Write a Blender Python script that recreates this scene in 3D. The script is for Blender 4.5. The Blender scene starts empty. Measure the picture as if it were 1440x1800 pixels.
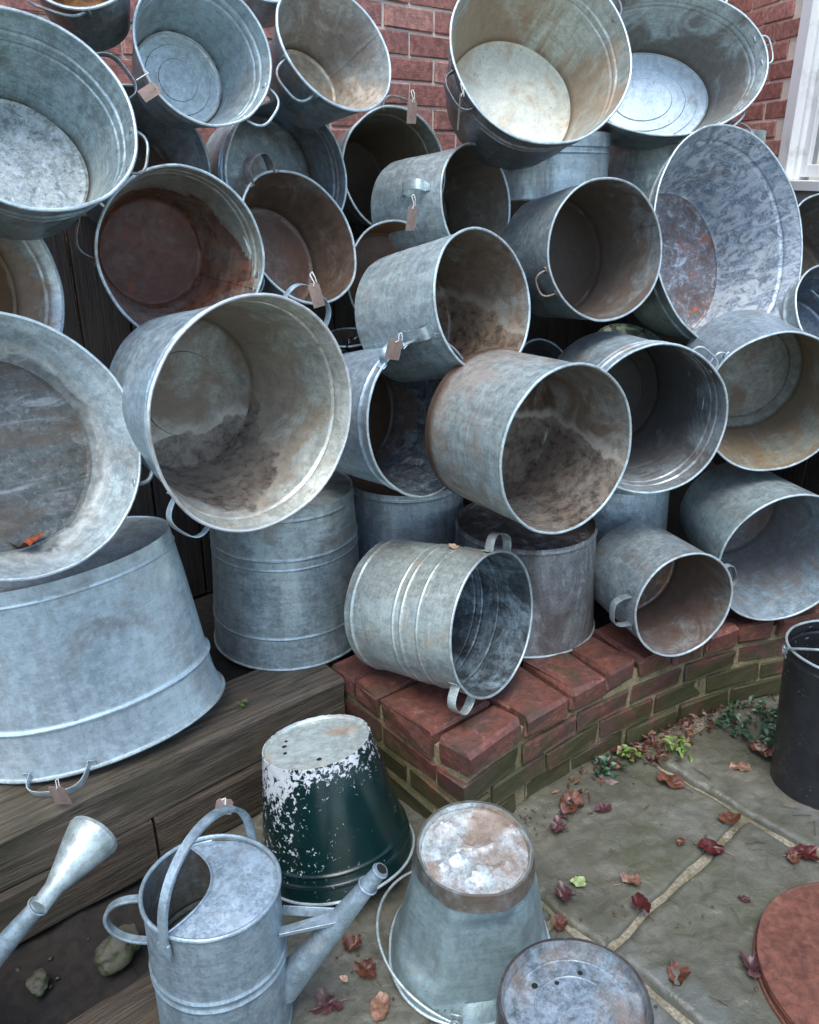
import bpy, bmesh, math, random
from mathutils import Vector, Matrix, noise as mnoise
from math import sin, cos, pi, radians as R

# ------------------------------------------------------------------ scene, camera, light
sc = bpy.context.scene
COL = sc.collection
cam_d = bpy.data.cameras.new('camera')
cam = bpy.data.objects.new('camera', cam_d)
COL.objects.link(cam)
cam.location = (0, 0, 1.62)
cam.rotation_euler = (R(90 - 22.6), 0, 0)
cam_d.sensor_fit = 'VERTICAL'
cam_d.sensor_height = 24.0
cam_d.sensor_width = 19.2
cam_d.lens = 19.2
cam_d.clip_start = 0.02
cam_d.clip_end = 500
sc.camera = cam

SUN_EL, SUN_AZ = 66.0, 190.0          # azimuth clockwise from +Y
world = bpy.data.worlds.new('World')
sc.world = world
world.use_nodes = True
wn = world.node_tree
sky = wn.nodes.new('ShaderNodeTexSky')
sky.sky_type = 'NISHITA'
sky.sun_disc = False
sky.sun_elevation = R(SUN_EL)
sky.sun_rotation = R(SUN_AZ)
sky.air_density = 1.0
sky.dust_density = 1.6
sky.ozone_density = 1.3
wn.links.new(sky.outputs[0], wn.nodes['Background'].inputs[0])
wn.nodes['Background'].inputs[1].default_value = 0.15

sun_d = bpy.data.lights.new('sun', 'SUN')
sun_d.energy = 1.1
sun_d.angle = R(35)
sun_d.color = (1.0, 0.98, 0.95)
sun = bpy.data.objects.new('sun', sun_d)
COL.objects.link(sun)
sdir = Vector((sin(R(SUN_AZ)) * cos(R(SUN_EL)), cos(R(SUN_AZ)) * cos(R(SUN_EL)), sin(R(SUN_EL))))
sun.rotation_euler = sdir.to_track_quat('Z', 'Y').to_euler()

sc.view_settings.view_transform = 'Standard'
sc.view_settings.look = 'None'
sc.view_settings.exposure = 1.3
sc.view_settings.gamma = 1.0
sc.view_settings.use_curve_mapping = False
sc.cycles.max_bounces = 7
sc.cycles.diffuse_bounces = 4
sc.cycles.glossy_bounces = 3
sc.cycles.transmission_bounces = 4
sc.cycles.caustics_reflective = False
sc.cycles.caustics_refractive = False

# ------------------------------------------------------------------ frame of the place
AZ = R(48.8)                                    # the house wall runs along WD, WN points into the house
WD = Vector((sin(AZ), cos(AZ), 0))
WN = Vector((-cos(AZ), sin(AZ), 0))
UP = Vector((0, 0, 1))
def ap(a, p, z=0.0):
    v = WD * a + WN * p
    return Vector((v.x, v.y, z))
WALL_P = 2.36
LEDGE = 0.30

# ------------------------------------------------------------------ object helpers
def tag(o, label, cat, group=None):
    o['label'] = label
    o['category'] = cat
    if group:
        o['group'] = group
    return o
def empty(name, loc=(0, 0, 0), rot=None):
    o = bpy.data.objects.new(name, None)
    o.empty_display_size = 0.05
    COL.objects.link(o)
    o.matrix_world = Matrix.Translation(Vector(loc)) @ (rot.to_4x4() if rot else Matrix.Identity(4))
    return o
def link_mesh(name, me, mats, parent=None):
    o = bpy.data.objects.new(name, me)
    for m in (mats if isinstance(mats, (list, tuple)) else [mats]):
        if m is not None and len(me.materials) < len(mats if isinstance(mats, (list, tuple)) else [mats]):
            me.materials.append(m)
    COL.objects.link(o)
    if parent:
        o.parent = parent
    return o
def finish(bm, smooth=True, angle=38):
    bm.normal_update()
    if smooth:
        for f in bm.faces:
            f.smooth = True
        lim = R(angle)
        for e in bm.edges:
            if len(e.link_faces) == 2 and e.calc_face_angle(0) > lim:
                e.smooth = False
    me = bpy.data.meshes.new('m')
    bm.to_mesh(me)
    bm.free()
    return me
def obj(name, bm, mats, parent=None, smooth=True, angle=38):
    return link_mesh(name, finish(bm, smooth, angle), mats, parent)

def add_box(bm, c, x, y, z, sx, sy, sz, bevel=0.0, seg=1):
    """box centred at c with axes x,y,z and full sizes"""
    vs = []
    for k in (-1, 1):
        for j in (-1, 1):
            for i in (-1, 1):
                vs.append(bm.verts.new(c + x * (i * sx / 2) + y * (j * sy / 2) + z * (k * sz / 2)))
    F = [(0, 2, 3, 1), (4, 5, 7, 6), (0, 1, 5, 4), (2, 6, 7, 3), (0, 4, 6, 2), (1, 3, 7, 5)]
    fs = [bm.faces.new([vs[i] for i in f]) for f in F]
    if bevel:
        es = list({e for f in fs for e in f.edges})
        bmesh.ops.bevel(bm, geom=es, offset=bevel, segments=seg, affect='EDGES', profile=0.6)
    return vs

def sweep(bm, pts, sides, w, t=None, n=8, closed=False, taper=None):
    """sweep a round wire (t None, radius w) or a flat band (half width w along side, half thickness t)"""
    rings = []
    N = len(pts)
    for i, p in enumerate(pts):
        a = pts[i - 1] if (i > 0 or closed) else p
        b = pts[(i + 1) % N] if (i < N - 1 or closed) else p
        d = (b - a).normalized()
        s = sides[i] if isinstance(sides, list) else sides
        s = (s - d * s.dot(d)).normalized()
        u = d.cross(s).normalized()
        k = taper[i] if taper else 1.0
        ring = []
        if t is None:
            for j in range(n):
                g = 2 * pi * j / n
                ring.append(bm.verts.new(p + (s * cos(g) + u * sin(g)) * w * k))
        else:
            for (x, y) in ((-1, -.5), (-.85, -1), (.85, -1), (1, -.5), (1, .5), (.85, 1), (-.85, 1), (-1, .5)):
                ring.append(bm.verts.new(p + s * (x * w * k) + u * (y * t)))
        rings.append(ring)
    m = len(rings[0])
    R_ = range(N if closed else N - 1)
    for i in R_:
        A, B = rings[i], rings[(i + 1) % N]
        for j in range(m):
            bm.faces.new((A[j], A[(j + 1) % m], B[(j + 1) % m], B[j]))
    if not closed:
        bm.faces.new(list(reversed(rings[0])))
        bm.faces.new(rings[-1])

# ------------------------------------------------------------------ material helpers
class NT:
    def __init__(s, name):
        s.mat = bpy.data.materials.new(name)
        s.mat.use_nodes = True
        s.t = s.mat.node_tree
        s.b = s.t.nodes['Principled BSDF']
    def n(s, typ, **k):
        nd = s.t.nodes.new(typ)
        for a, v in k.items():
            if a.startswith('_'):
                setattr(nd, a[1:], v)
            else:
                key = int(a[1:]) if a[0] == 'i' and a[1:].isdigit() else a.replace('__', ' ')
                s.set(nd.inputs[key], v)
        return nd
    def set(s, inp, v):
        if hasattr(v, 'is_output') or isinstance(v, bpy.types.NodeSocket):
            s.t.links.new(v, inp)
        else:
            if isinstance(v, (tuple, list)) and len(v) == 3 and inp.type == 'RGBA':
                v = (*v, 1)
            inp.default_value = v
    def noise(s, vec, scale, detail=4, rough=.55, dist=0.0):
        nd = s.n('ShaderNodeTexNoise', Vector=vec, Scale=scale, Detail=detail, Roughness=rough, Distortion=dist)
        return nd.outputs[0]
    def vor(s, vec, scale, feature='F1', out='Color', rnd=1.0):
        nd = s.n('ShaderNodeTexVoronoi', _feature=feature)
        s.set(nd.inputs['Vector'], vec)
        nd.inputs['Scale'].default_value = scale
        nd.inputs['Randomness'].default_value = rnd
        return nd.outputs[out]
    def math(s, op, a, b=0.0, c=0.0, clamp=False):
        nd = s.n('ShaderNodeMath', _operation=op, _use_clamp=clamp)
        s.set(nd.inputs[0], a)
        s.set(nd.inputs[1], b)
        s.set(nd.inputs[2], c)
        return nd.outputs[0]
    def ramp(s, v, lo, hi, a=0.0, b=1.0, smooth=True):
        nd = s.n('ShaderNodeMapRange')
        nd.interpolation_type = 'SMOOTHSTEP' if smooth else 'LINEAR'
        s.set(nd.inputs[0], v)
        for i, q in enumerate((lo, hi, a, b)):
            s.set(nd.inputs[1 + i], q)
        return nd.outputs[0]
    def mix(s, f, a, b, typ='MIX'):
        nd = s.n('ShaderNodeMix', _data_type='RGBA', _blend_type=typ, _clamp_factor=True)
        s.set(nd.inputs[0], f)
        s.set(nd.inputs[6], a)
        s.set(nd.inputs[7], b)
        return nd.outputs[2]
    def coords(s, scale=(1, 1, 1), off=(0, 0, 0), kind='Object'):
        tc = s.n('ShaderNodeTexCoord')
        mp = s.n('ShaderNodeMapping')
        s.set(mp.inputs[0], tc.outputs[kind])
        mp.inputs[1].default_value = off
        mp.inputs[3].default_value = scale
        return mp.outputs[0]
    def bump(s, h, strength=.3, dist=.002, normal=None):
        nd = s.n('ShaderNodeBump', Height=h)
        nd.inputs['Strength'].default_value = strength
        nd.inputs['Distance'].default_value = dist
        if normal is not None:
            s.set(nd.inputs['Normal'], normal)
        return nd.outputs[0]
    def out(s, color, rough=.6, metal=0.0, normal=None, spec=None):
        s.set(s.b.inputs['Base Color'], color)
        s.set(s.b.inputs['Roughness'], rough)
        s.set(s.b.inputs['Metallic'], metal)
        if normal is not None:
            s.set(s.b.inputs['Normal'], normal)
        if spec is not None:
            s.set(s.b.inputs['Specular IOR Level'], spec)
        return s.mat

_zc = [0]
def zinc(tone=(.40, .44, .47), white=.35, wscale=17, wr=(.50, .70), brown=.2, rust=0.05, spang=.5, dark=.42, rough=.40, metal=.52,
         streak=(1, 1, 1), pool=None, floor=None, L=.3, poolcol=None, crust=.4, wetgloss=.14, browncol=(.13, .095, .065), rustcol=(.16, .055, .022)):
    """weathered galvanised sheet; pool=(vec,lo,hi) a dried waterline, floor=(strength) mud film near the base"""
    _zc[0] += 1
    rnd = random.Random(_zc[0] * 7 + 3)
    m_on = 1.0 if metal > .3 else 0.0
    tone = tuple(min(.82, c * q) for c, q in zip(tone, (1.22, 1.30, 1.25)))
    m = NT('galvanised_sheet')
    off = tuple(rnd.uniform(-20, 20) for _ in range(3))
    P = m.coords((1, 1, 1), off)
    PS = m.coords(streak, off)
    browncol = (min(1, browncol[0] * 1.18), browncol[1], browncol[2] * .82)
    big = m.noise(PS, 6, 3, .6, .5)
    med = m.noise(PS, 38, 4, .68, .3)
    fin = m.noise(P, 240, 2, .6)
    drip = m.noise(m.coords((1, 1, .12), off), 48, 4, .62, .25)          # runs down the wall
    roll = m.noise(m.coords((.35, .35, 5), off), 26, 3, .6, .2)           # rolling marks round the wall
    spn = m.n('ShaderNodeTexVoronoi', Vector=P, Scale=150.0)
    sp2 = m.n('ShaderNodeTexVoronoi', Vector=P, Scale=52.0)
    spv = m.math('ADD', m.math('MULTIPLY', m.math('SUBTRACT', spn.outputs['Color'], .5), .24 * spang), m.math('MULTIPLY', m.math('SUBTRACT', sp2.outputs['Color'], .5), .16 * spang))
    v = m.math('ADD', m.math('MULTIPLY', big, .22), m.math('MULTIPLY', med, .26))
    v = m.math('ADD', v, m.math('ADD', m.math('MULTIPLY', drip, .34), m.math('MULTIPLY', roll, .24)))
    v = m.math('ADD', v, spv)
    v = m.math('ADD', v, m.math('MULTIPLY', m.math('SUBTRACT', fin, .5), .22))
    f = m.ramp(v, .38, .68)
    lo = tuple(c * (1 - dark) for c in tone)
    c = m.mix(f, (lo[0], lo[1], lo[2]), tone)
    # white zinc bloom: patches and fine flecks
    wb = m.ramp(m.noise(PS, wscale, 5, .70, 1.4), wr[0], wr[1])
    fl = m.ramp(m.noise(P, 95, 2, .6, .4), .55, .68)
    wmask = m.math('MULTIPLY', m.math('ADD', m.math('MULTIPLY', wb, .75), m.math('MULTIPLY', fl, .32)), white, clamp=True)
    c = m.mix(wmask, c, (.66, .73, .77))
    # brown film
    bn = m.noise(PS, 5.5, 5, .66, .9)
    if floor:
        z = m.n('ShaderNodeSeparateXYZ')
        tc = m.n('ShaderNodeTexCoord')
        m.set(z.inputs[0], tc.outputs['Object'])
        zf = m.ramp(z.outputs[2], 0.0, L * .95, floor, -.12 * floor, smooth=False)
        bn = m.math('ADD', bn, m.math('MULTIPLY', zf, .28))
    bm_ = m.math('MULTIPLY', m.ramp(bn, .58 - .36 * brown, .74 - .28 * brown), min(1, .5 + brown * .6))
    bcv = m.mix(med, tuple(x * .6 for x in browncol), tuple(x * 1.5 for x in browncol))
    c = m.mix(bm_, c, bcv)
    if floor:
        gr = m.math('MULTIPLY', m.ramp(z.outputs[2], .012, .045, 1, 0), m.ramp(bn, .42, .62, .25, .95))
        c = m.mix(gr, c, tuple(x * .42 for x in browncol))
    wet = None
    if pool:
        vec, plo, phi_ = pool
        tc = m.n('ShaderNodeTexCoord')
        d = m.n('ShaderNodeVectorMath', _operation='DOT_PRODUCT')
        m.set(d.inputs[0], tc.outputs['Object'])
        d.inputs[1].default_value = vec
        dv = m.math('ADD', d.outputs['Value'], m.math('MULTIPLY', m.math('SUBTRACT', m.noise(P, 9, 4, .6, .5), .5), .13))
        wet = m.ramp(dv, plo, phi_)
        edge = m.math('MULTIPLY', m.ramp(dv, plo - .03, plo), m.ramp(dv, phi_, phi_ + .03, 1, 0))
        c = m.mix(m.math('MULTIPLY', edge, crust), c, (.66, .62, .54))
        pcl = poolcol or ((.05, .042, .036), (.20, .165, .13))
        pc = m.mix(m.ramp(med, .35, .65), pcl[0], pcl[1])
        c = m.mix(m.math('MULTIPLY', wet, m.ramp(big, .3, .7, .55, .95)), c, pc)
    rn = m.math('ADD', m.math('MULTIPLY', m.noise(P, 13, 5, .72, .8), .6), m.math('MULTIPLY', big, .4))
    rm = m.ramp(rn, .68 - .32 * rust, .74 - .25 * rust)
    rc = m.mix(m.ramp(med, .3, .7), (rustcol[0] * .35, rustcol[1] * .35, rustcol[2] * .4), (rustcol[0] * 1.5, rustcol[1] * 1.45, rustcol[2] * 1.3))
    c = m.mix(m.math('MULTIPLY', rm, .92), c, rc)
    # pits and scratches
    hair = m.ramp(m.math('ABSOLUTE', m.math('SUBTRACT', m.noise(m.coords((1.0, .35, .8), (off[1], off[0], off[2])), 14, 2, .5, 2.2), .5)), .0, .0045, 1, 0)
    c = m.mix(m.math('MULTIPLY', m.math('MULTIPLY', hair, .26 * m_on), m.math('SUBTRACT', 1.0, m.ramp(bn, .45, .55))), c, tuple(min(.8, x * 1.5) for x in tone))
    sc_ = m.ramp(m.noise(m.coords((1, 1, 9), off), 70, 2, .7, 1.5), .66, .71)
    c = m.mix(m.math('MULTIPLY', sc_, .45), c, (.05, .05, .05))
    dull = m.math('MAXIMUM', bm_, rm)
    mt = m.math('MULTIPLY', m.math('SUBTRACT', 1.0, dull), metal, clamp=True)
    if wet is not None:
        mt = m.math('MULTIPLY', mt, m.math('SUBTRACT', 1.0, m.math('MULTIPLY', wet, .85)))
    rg = m.math('ADD', m.ramp(med, .3, .7, rough - .12, rough + .14), m.math('MULTIPLY', dull, .12))
    if wet is not None:
        rg = m.math('SUBTRACT', rg, m.math('MULTIPLY', wet, wetgloss))
    hgt = m.math('ADD', m.math('MULTIPLY', big, 1.1), m.math('ADD', m.math('MULTIPLY', med, .6), m.math('MULTIPLY', fin, .16)))
    return m.out(c, rg, mt, m.bump(hgt, .45, .004))

def painted(col, chip=.3, under=(.62, .66, .68), off=0, Lz=None):
    m = NT('chipped_paint')
    P = m.coords((1, 1, 1), (off, off * 2, 3))
    n1 = m.noise(P, 75, 6, .70, .5)
    n2 = m.noise(P, 6, 4, .6)
    tc = m.n('ShaderNodeTexCoord')
    z = m.n('ShaderNodeSeparateXYZ')
    m.set(z.inputs[0], tc.outputs['Object'])
    v = m.math('ADD', n1, m.math('MULTIPLY', m.math('SUBTRACT', n2, .5), .5))
    if Lz:
        v = m.math('ADD', v, m.ramp(z.outputs[2], 0, Lz * .45, .16, -.02, smooth=False))
    f = m.ramp(v, .70 - .2 * chip, .72 - .2 * chip)
    pc = m.mix(m.noise(P, 25, 5, .6), tuple(c * .45 for c in col), tuple(c * 1.5 for c in col))
    c = m.mix(f, pc, m.mix(m.noise(P, 60, 4), under, tuple(u * .55 for u in under)))
    return m.out(c, m.mix(f, (.24,) * 3, (.6,) * 3), 0.0, m.bump(m.math('ADD', f, m.math('MULTIPLY', n1, .5)), .5, .0015))

def plain(name, a, b, rough=.6, metal=0.0, scale=60, bump=.2, kind='Object', wet=0):
    m = NT(name)
    P = m.coords(kind=kind)
    n = m.noise(P, scale, 6, .65, .4)
    n2 = m.noise(P, scale * .18, 4, .6)
    c = m.mix(m.ramp(m.math('ADD', m.math('MULTIPLY', n, .6), m.math('MULTIPLY', n2, .4)), .35, .65), a, b)
    return m.out(c, m.ramp(n2, .3, .7, rough - .12, rough + .12), metal, m.bump(n, bump, .002))
# ------------------------------------------------------------------ setting materials
def brick_mat(name, a, b, moss=0.0, grime=.3, rough=.8):
    m = NT(name)
    oi = m.n('ShaderNodeObjectInfo').outputs['Random']
    geo = m.n('ShaderNodeNewGeometry')
    P = m.n('ShaderNodeMapping')
    m.set(P.inputs[0], geo.outputs['Position'])
    P = P.outputs[0]
    n1 = m.noise(P, 45, 6, .7, .5)
    n2 = m.noise(P, 9, 5, .6)
    n3 = m.noise(P, 240, 3, .6)
    st = m.n('ShaderNodeMapping')
    m.set(st.inputs[0], geo.outputs['Position'])
    st.inputs[3].default_value = (1, 1, 7)
    crease = m.noise(st.outputs[0], 30, 5, .7, .8)
    c = m.mix(m.ramp(oi, 0, 1), a, b)
    c = m.mix(m.ramp(n1, .35, .7), m.mix(.55, c, (.02, .015, .015)), c)
    c = m.mix(m.math('MULTIPLY', m.ramp(crease, .56, .70), .4), c, (.42, .25, .22))
    g = m.math('MULTIPLY', m.ramp(n2, .42, .66), grime)
    c = m.mix(g, c, (.05, .042, .036))
    if moss:
        z = m.n('ShaderNodeSeparateXYZ')
        m.set(z.inputs[0], geo.outputs['Position'])
        mz = m.ramp(z.outputs[2], .02, .30, .20, -.06, smooth=False)
        mm = m.ramp(m.math('ADD', m.noise(P, 6, 7, .68, .5), mz), .56 - moss * .12, .74 - moss * .12)
        mc = m.mix(n1, (.018, .024, .010), (.075, .085, .032))
        c = m.mix(m.math('MULTIPLY', mm, .88), c, mc)
    h = m.math('ADD', m.math('MULTIPLY', n1, .8), m.math('ADD', m.math('MULTIPLY', n3, .25), m.math('MULTIPLY', crease, .7)))
    return m.out(c, m.ramp(n2, .3, .7, rough - .22, rough + .06), 0, m.bump(h, .7, .004))
M_HOUSE = brick_mat('red_house_brick', (.46, .185, .145), (.60, .29, .23), 0, .10, .85)
M_DWARF = brick_mat('mossy_red_brick', (.14, .054, .042), (.23, .09, .068), .72, .6, .5)
M_COPE = brick_mat('coping_brick', (.20, .075, .053), (.28, .11, .08), .75, .55, .55)

def mortar_mat(name, a, b, moss=0):
    m = NT(name)
    geo = m.n('ShaderNodeNewGeometry').outputs['Position']
    n1 = m.noise(geo, 120, 5, .7)
    n2 = m.noise(geo, 7, 5, .6)
    c = m.mix(m.ramp(n1, .3, .7), a, b)
    if moss:
        c = m.mix(m.math('MULTIPLY', m.ramp(n2, .40, .62), moss), c, (.085, .085, .035))
    return m.out(c, .9, 0, m.bump(n1, .8, .003))
M_MORTAR = mortar_mat('pale_mortar', (.64, .56, .45), (.80, .73, .61))
M_MORTAR2 = mortar_mat('mossy_mortar', (.17, .14, .08), (.36, .30, .17), .6)

# bricks: a handful of slightly uneven bevelled boxes, shared by all
def brick_mesh(sx, sy, sz, mat, seed, bevel=.004, chip=.0025):
    rnd = random.Random(seed)
    bm = bmesh.new()
    add_box(bm, Vector((0, 0, 0)), Vector((1, 0, 0)), Vector((0, 1, 0)), UP, sx, sy, sz, bevel)
    for v in bm.verts:
        v.co += Vector((rnd.uniform(-1, 1), rnd.uniform(-1, 1), rnd.uniform(-1, 1))) * chip
    me = finish(bm, False)
    me.materials.append(mat)
    return me
def place(me, name, parent, loc, x, tilt=0.0):
    o = bpy.data.objects.new(name, me)
    COL.objects.link(o)
    x = x.normalized()
    y = UP.cross(x)
    m = Matrix((x, y, UP)).transposed()
    m = m @ Matrix.Rotation(tilt, 3, 'Y')
    o.matrix_world = Matrix.Translation(loc) @ m.to_4x4()
    o.parent = parent
    return o

def in_view(p, marg=60):
    q = p - cam.location
    f = Vector((0, cos(R(22.6)), -sin(R(22.6))))
    u = Vector((0, sin(R(22.6)), cos(R(22.6))))
    z = q.dot(f)
    if z < .1:
        return False
    x, y = 720 + 1440 * q.x / z, 900 - 1440 * q.dot(u) / z
    return -marg < x < 1440 + marg and -marg < y < 1800 + marg

def brick_wall(name, label, origin, xdir, ndir, length, z0, z1, hole=None, zsplit=1.35):
    """origin: front face start; ndir points into the wall"""
    root = tag(empty(name), label, 'wall')
    rnd = random.Random(len(label))
    meshes = [brick_mesh(.2150, .1000, .0650, M_HOUSE, s) for s in range(5)]
    half = [brick_mesh(.1025, .1000, .0650, M_HOUSE, s + 9) for s in range(2)]
    rest = bmesh.new()
    k = 0
    z = z0
    while z < z1:
        x = -.1125 * (k % 2)
        while x < length:
            xa, xb = max(x, 0), min(x + .215, length)
            if xb - xa > .04:
                c = origin + xdir * ((xa + xb) / 2) + ndir * .05 + UP * (z + .0325)
                hid = hole and hole(((xa + xb) / 2), z + .03)
                if not hid:
                    if in_view(c) and z > zsplit:
                        me = meshes[rnd.randrange(5)] if xb - xa > .2 else half[rnd.randrange(2)]
                        o = place(me, 'brick', root, c + ndir * rnd.uniform(-.0025, .0025), xdir)
                        o.scale.x = (xb - xa) / (.215 if xb - xa > .2 else .1025)
                    else:
                        add_box(rest, c, xdir, ndir, UP, xb - xa, .1, .065)
            x += .225
        z += .075
        k += 1
    r = obj('brick_courses', rest, M_HOUSE, root, False)
    r['kind'] = 'stuff'
    return root
corner = Vector((1.476, 4.43, 0))
a0 = -1.3
aC = corner.dot(WD)
house = brick_wall('house_wall', 'red brick house wall with pale mortar behind the stack of tubs',
                   ap(a0, WALL_P), WD, WN, aC - a0, .03, 2.75)
bm = bmesh.new()
add_box(bm, ap((a0 + aC) / 2, WALL_P + .058, 1.39), WD, WN, UP, aC - a0, .10, 2.76)
obj('mortar', bm, M_MORTAR, house, False)

BW0 = Vector((1.62, 3.6, 0))
BD = Vector((-.17, .985, 0)).normalized()
BN = Vector((BD.y, -BD.x, 0))                      # into the bay wall, away from the stack
BS = -BD                                          # from the corner towards the street
bl = 1.9
sC = (corner - BW0).dot(BD)
WIN_L = sC - .20                                  # window edge measured from the corner
SILL = 1.585
bay = brick_wall('bay_wall', 'red brick side wall beside the white window frame', corner + BS * .0, BS, BN, bl + sC, .03, 2.75,
                 hole=lambda x, z: x > WIN_L - .02 and z > SILL - .10)
bm = bmesh.new()
add_box(bm, corner + BS * (WIN_L / 2 - .02) + BN * .058 + UP * 1.39, BS, BN, UP, WIN_L - .02, .1, 2.76)
add_box(bm, corner + BS * ((WIN_L + bl + sC) / 2 - .01) + BN * .058 + UP * (SILL - .12) / 2, BS, BN, UP, bl + sC - WIN_L + .02, .1, SILL - .12)
obj('mortar', bm, M_MORTAR, bay, False)

# window in the bay wall
m = NT('white_gloss_paint')
geo = m.n('ShaderNodeNewGeometry').outputs['Position']
n1 = m.noise(geo, 8, 6, .65, .5)
n2 = m.noise(geo, 90, 4, .6)
M_WHITE = m.out(m.mix(m.ramp(n1, .5, .75), (.80, .82, .80), (.58, .60, .56)), .42, 0, m.bump(n2, .15, .001))
m = NT('window_glass')
m.b.inputs['Transmission Weight'].default_value = 1.0
m.b.inputs['IOR'].default_value = 1.45
M_GLASS = m.out((.85, .9, .9), .02, 0)
M_ROOM = plain('dark_room', (.012, .012, .013), (.03, .026, .024), .9, 0, 8)
win = tag(empty('window', corner + BS * WIN_L), 'white painted wooden window frame with dark glass in the brick wall', 'window')
def wpart(name, x0, x1, d0, d1, z0, z1, mat, parent=win, bev=.003):
    b = bmesh.new()
    c = corner + BS * (WIN_L + (x0 + x1) / 2) + BN * ((d0 + d1) / 2) + UP * ((z0 + z1) / 2)
    add_box(b, c, BS, BN, UP, x1 - x0, d1 - d0, z1 - z0, bev)
    o = obj(name, b, mat, None, False)
    o.parent = parent
    o.matrix_parent_inverse = parent.matrix_world.inverted()
    return o
wl = 1.5
wpart('jamb', -.012, .062, -.012, .10, SILL, 2.75, M_WHITE)
wpart('stop_bead', .062, .082, .022, .09, SILL, 2.75, M_WHITE)
sash = wpart('sash_stile', .082, .125, .04, .085, SILL + .012, 2.75, M_WHITE)
wpart('bottom_rail', .125, wl, .04, .085, SILL + .012, SILL + .06, M_WHITE)
wpart('glass_pane', .125, wl, .060, .064, SILL + .06, 2.75, M_GLASS, bev=0)
wpart('sill', -.03, wl, -.055, .11, SILL - .04, SILL, M_WHITE)
wpart('sill_apron', -.01, wl, -.02, .09, SILL - .085, SILL - .0405, M_WHITE)
wpart('room', -.02, wl + .2, .55, .6, SILL - .4, 2.8, M_ROOM)

# ------------------------------------------------------------------ raised bed: curved dwarf wall, sleepers, soil
dwarf = tag(empty('planter_wall', ap(1.17, 1.12)), 'low mossy curved brick wall with a corner, under the tubs', 'wall')
def place2(me, name, parent, loc, x, tilt=0.0):
    o = place(me, name, None, loc, x, tilt)
    mw = o.matrix_world.copy()
    o.parent = parent
    o.matrix_parent_inverse = parent.matrix_world.inverted()
    return o
LINE = [(1.165, 1.122), (1.30, 1.130), (1.455, 1.132), (1.64, 1.122), (1.79, 1.105), (1.912, 1.083), (2.06, 1.055), (2.193, 1.020), (2.327, .975), (2.50, .900), (2.66, .820), (2.85, .715), (3.1, .56), (3.35, .39)]
acc = [0.0]
for i in range(1, len(LINE)):
    acc.append(acc[-1] + math.hypot(LINE[i][0] - LINE[i - 1][0], LINE[i][1] - LINE[i - 1][1]))
def on_line(s):
    s = max(0, min(acc[-1] - 1e-5, s))
    for i in range(1, len(LINE)):
        if s <= acc[i]:
            f = (s - acc[i - 1]) / (acc[i] - acc[i - 1])
            (x0, y0), (x1, y1) = LINE[i - 1], LINE[i]
            t = (ap(x1, y1) - ap(x0, y0)).normalized()
            return ap(x0 + (x1 - x0) * f, y0 + (y1 - y0) * f), t
rnd = random.Random(5)
DB = [brick_mesh(.2130, .1000, .0640, M_DWARF, 30 + s, .006, .0045) for s in range(7)]
RET = 1.66                                          # perp where the return wall ends
for k in range(3):
    z = .0325 + .075 * k - .004
    s = .002 if k % 2 == 0 else .111
    while s < acc[-1] - .2:
        sb = s + .213
        c, t = on_line((s + sb) / 2)
        nrm = UP.cross(t)
        place2(DB[rnd.randrange(7)], 'brick', dwarf, c + nrm * (.05 + rnd.uniform(-.006, .005)) + UP * (z + rnd.uniform(-.003, .003)), t, rnd.uniform(-.012, .012))
        s += .224
    p = 1.232 if k % 2 == 0 else 1.124
    while p < RET:
        pb = min(p + .213, RET)
        o = place2(DB[rnd.randrange(7)], 'brick', dwarf, ap(1.165 + .05, (p + pb) / 2, z) + WD * rnd.uniform(-.003, .003), WN)
        o.scale.x = max(.2, (pb - p) / .213)
        p += .224
# coping: headers set along the curve, stretchers on the return
edges = [.0, .225, .405, .555, .685, .825, .965, 1.105, 1.25, 1.40, 1.55, 1.70, 1.85, 2.0, 2.15]
for i in range(len(edges) - 1):
    sa, sb = edges[i] + .006, edges[i + 1] - .006
    c, t = on_line((sa + sb) / 2)
    nrm = UP.cross(t)
    dep = .105 if i == 0 else .215
    me = brick_mesh(sb - sa, dep, .068, M_COPE, 60 + i, .008, .006)
    o = place2(me, 'coping_brick', dwarf, c + nrm * (dep / 2 - .006 + rnd.uniform(-.010, .008)) + UP * (.265 + rnd.uniform(-.004, .003)), t, rnd.uniform(-.02, .02))
for i, (p0, p1) in enumerate(((1.238, 1.448), (1.458, 1.56), (1.57, 1.672))):
    me = brick_mesh(p1 - p0, .215, .068, M_COPE, 80 + i, .008, .006)
    place2(me, 'coping_brick', dwarf, ap(1.160 + .1075, (p0 + p1) / 2, .266), WN, rnd.uniform(-.008, .008))
for i, (a1, p1, w, d) in enumerate(((1.44, 1.30, .10, .215), (1.45, 1.50, .10, .2))):
    me = brick_mesh(d, w, .066, M_COPE, 90 + i, .006, .004)
    place2(me, 'coping_brick', dwarf, ap(a1, p1, .263), WN)
bmm = bmesh.new()
for s0 in [.016 + i * .06 for i in range(int(acc[-1] / .06) - 1)]:
    c, t = on_line(s0 + .03)
    add_box(bmm, c + UP.cross(t) * .058 + UP * .13, t, UP.cross(t), UP, .064, .10, .272)
add_box(bmm, ap(1.165 + .058, (1.15 + RET) / 2, .129), WD, WN, UP, .1, RET - 1.15, .270)
mo = obj('mortar', bmm, M_MORTAR2, None, False)
mo.parent = dwarf
mo.matrix_parent_inverse = dwarf.matrix_world.inverted()

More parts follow.
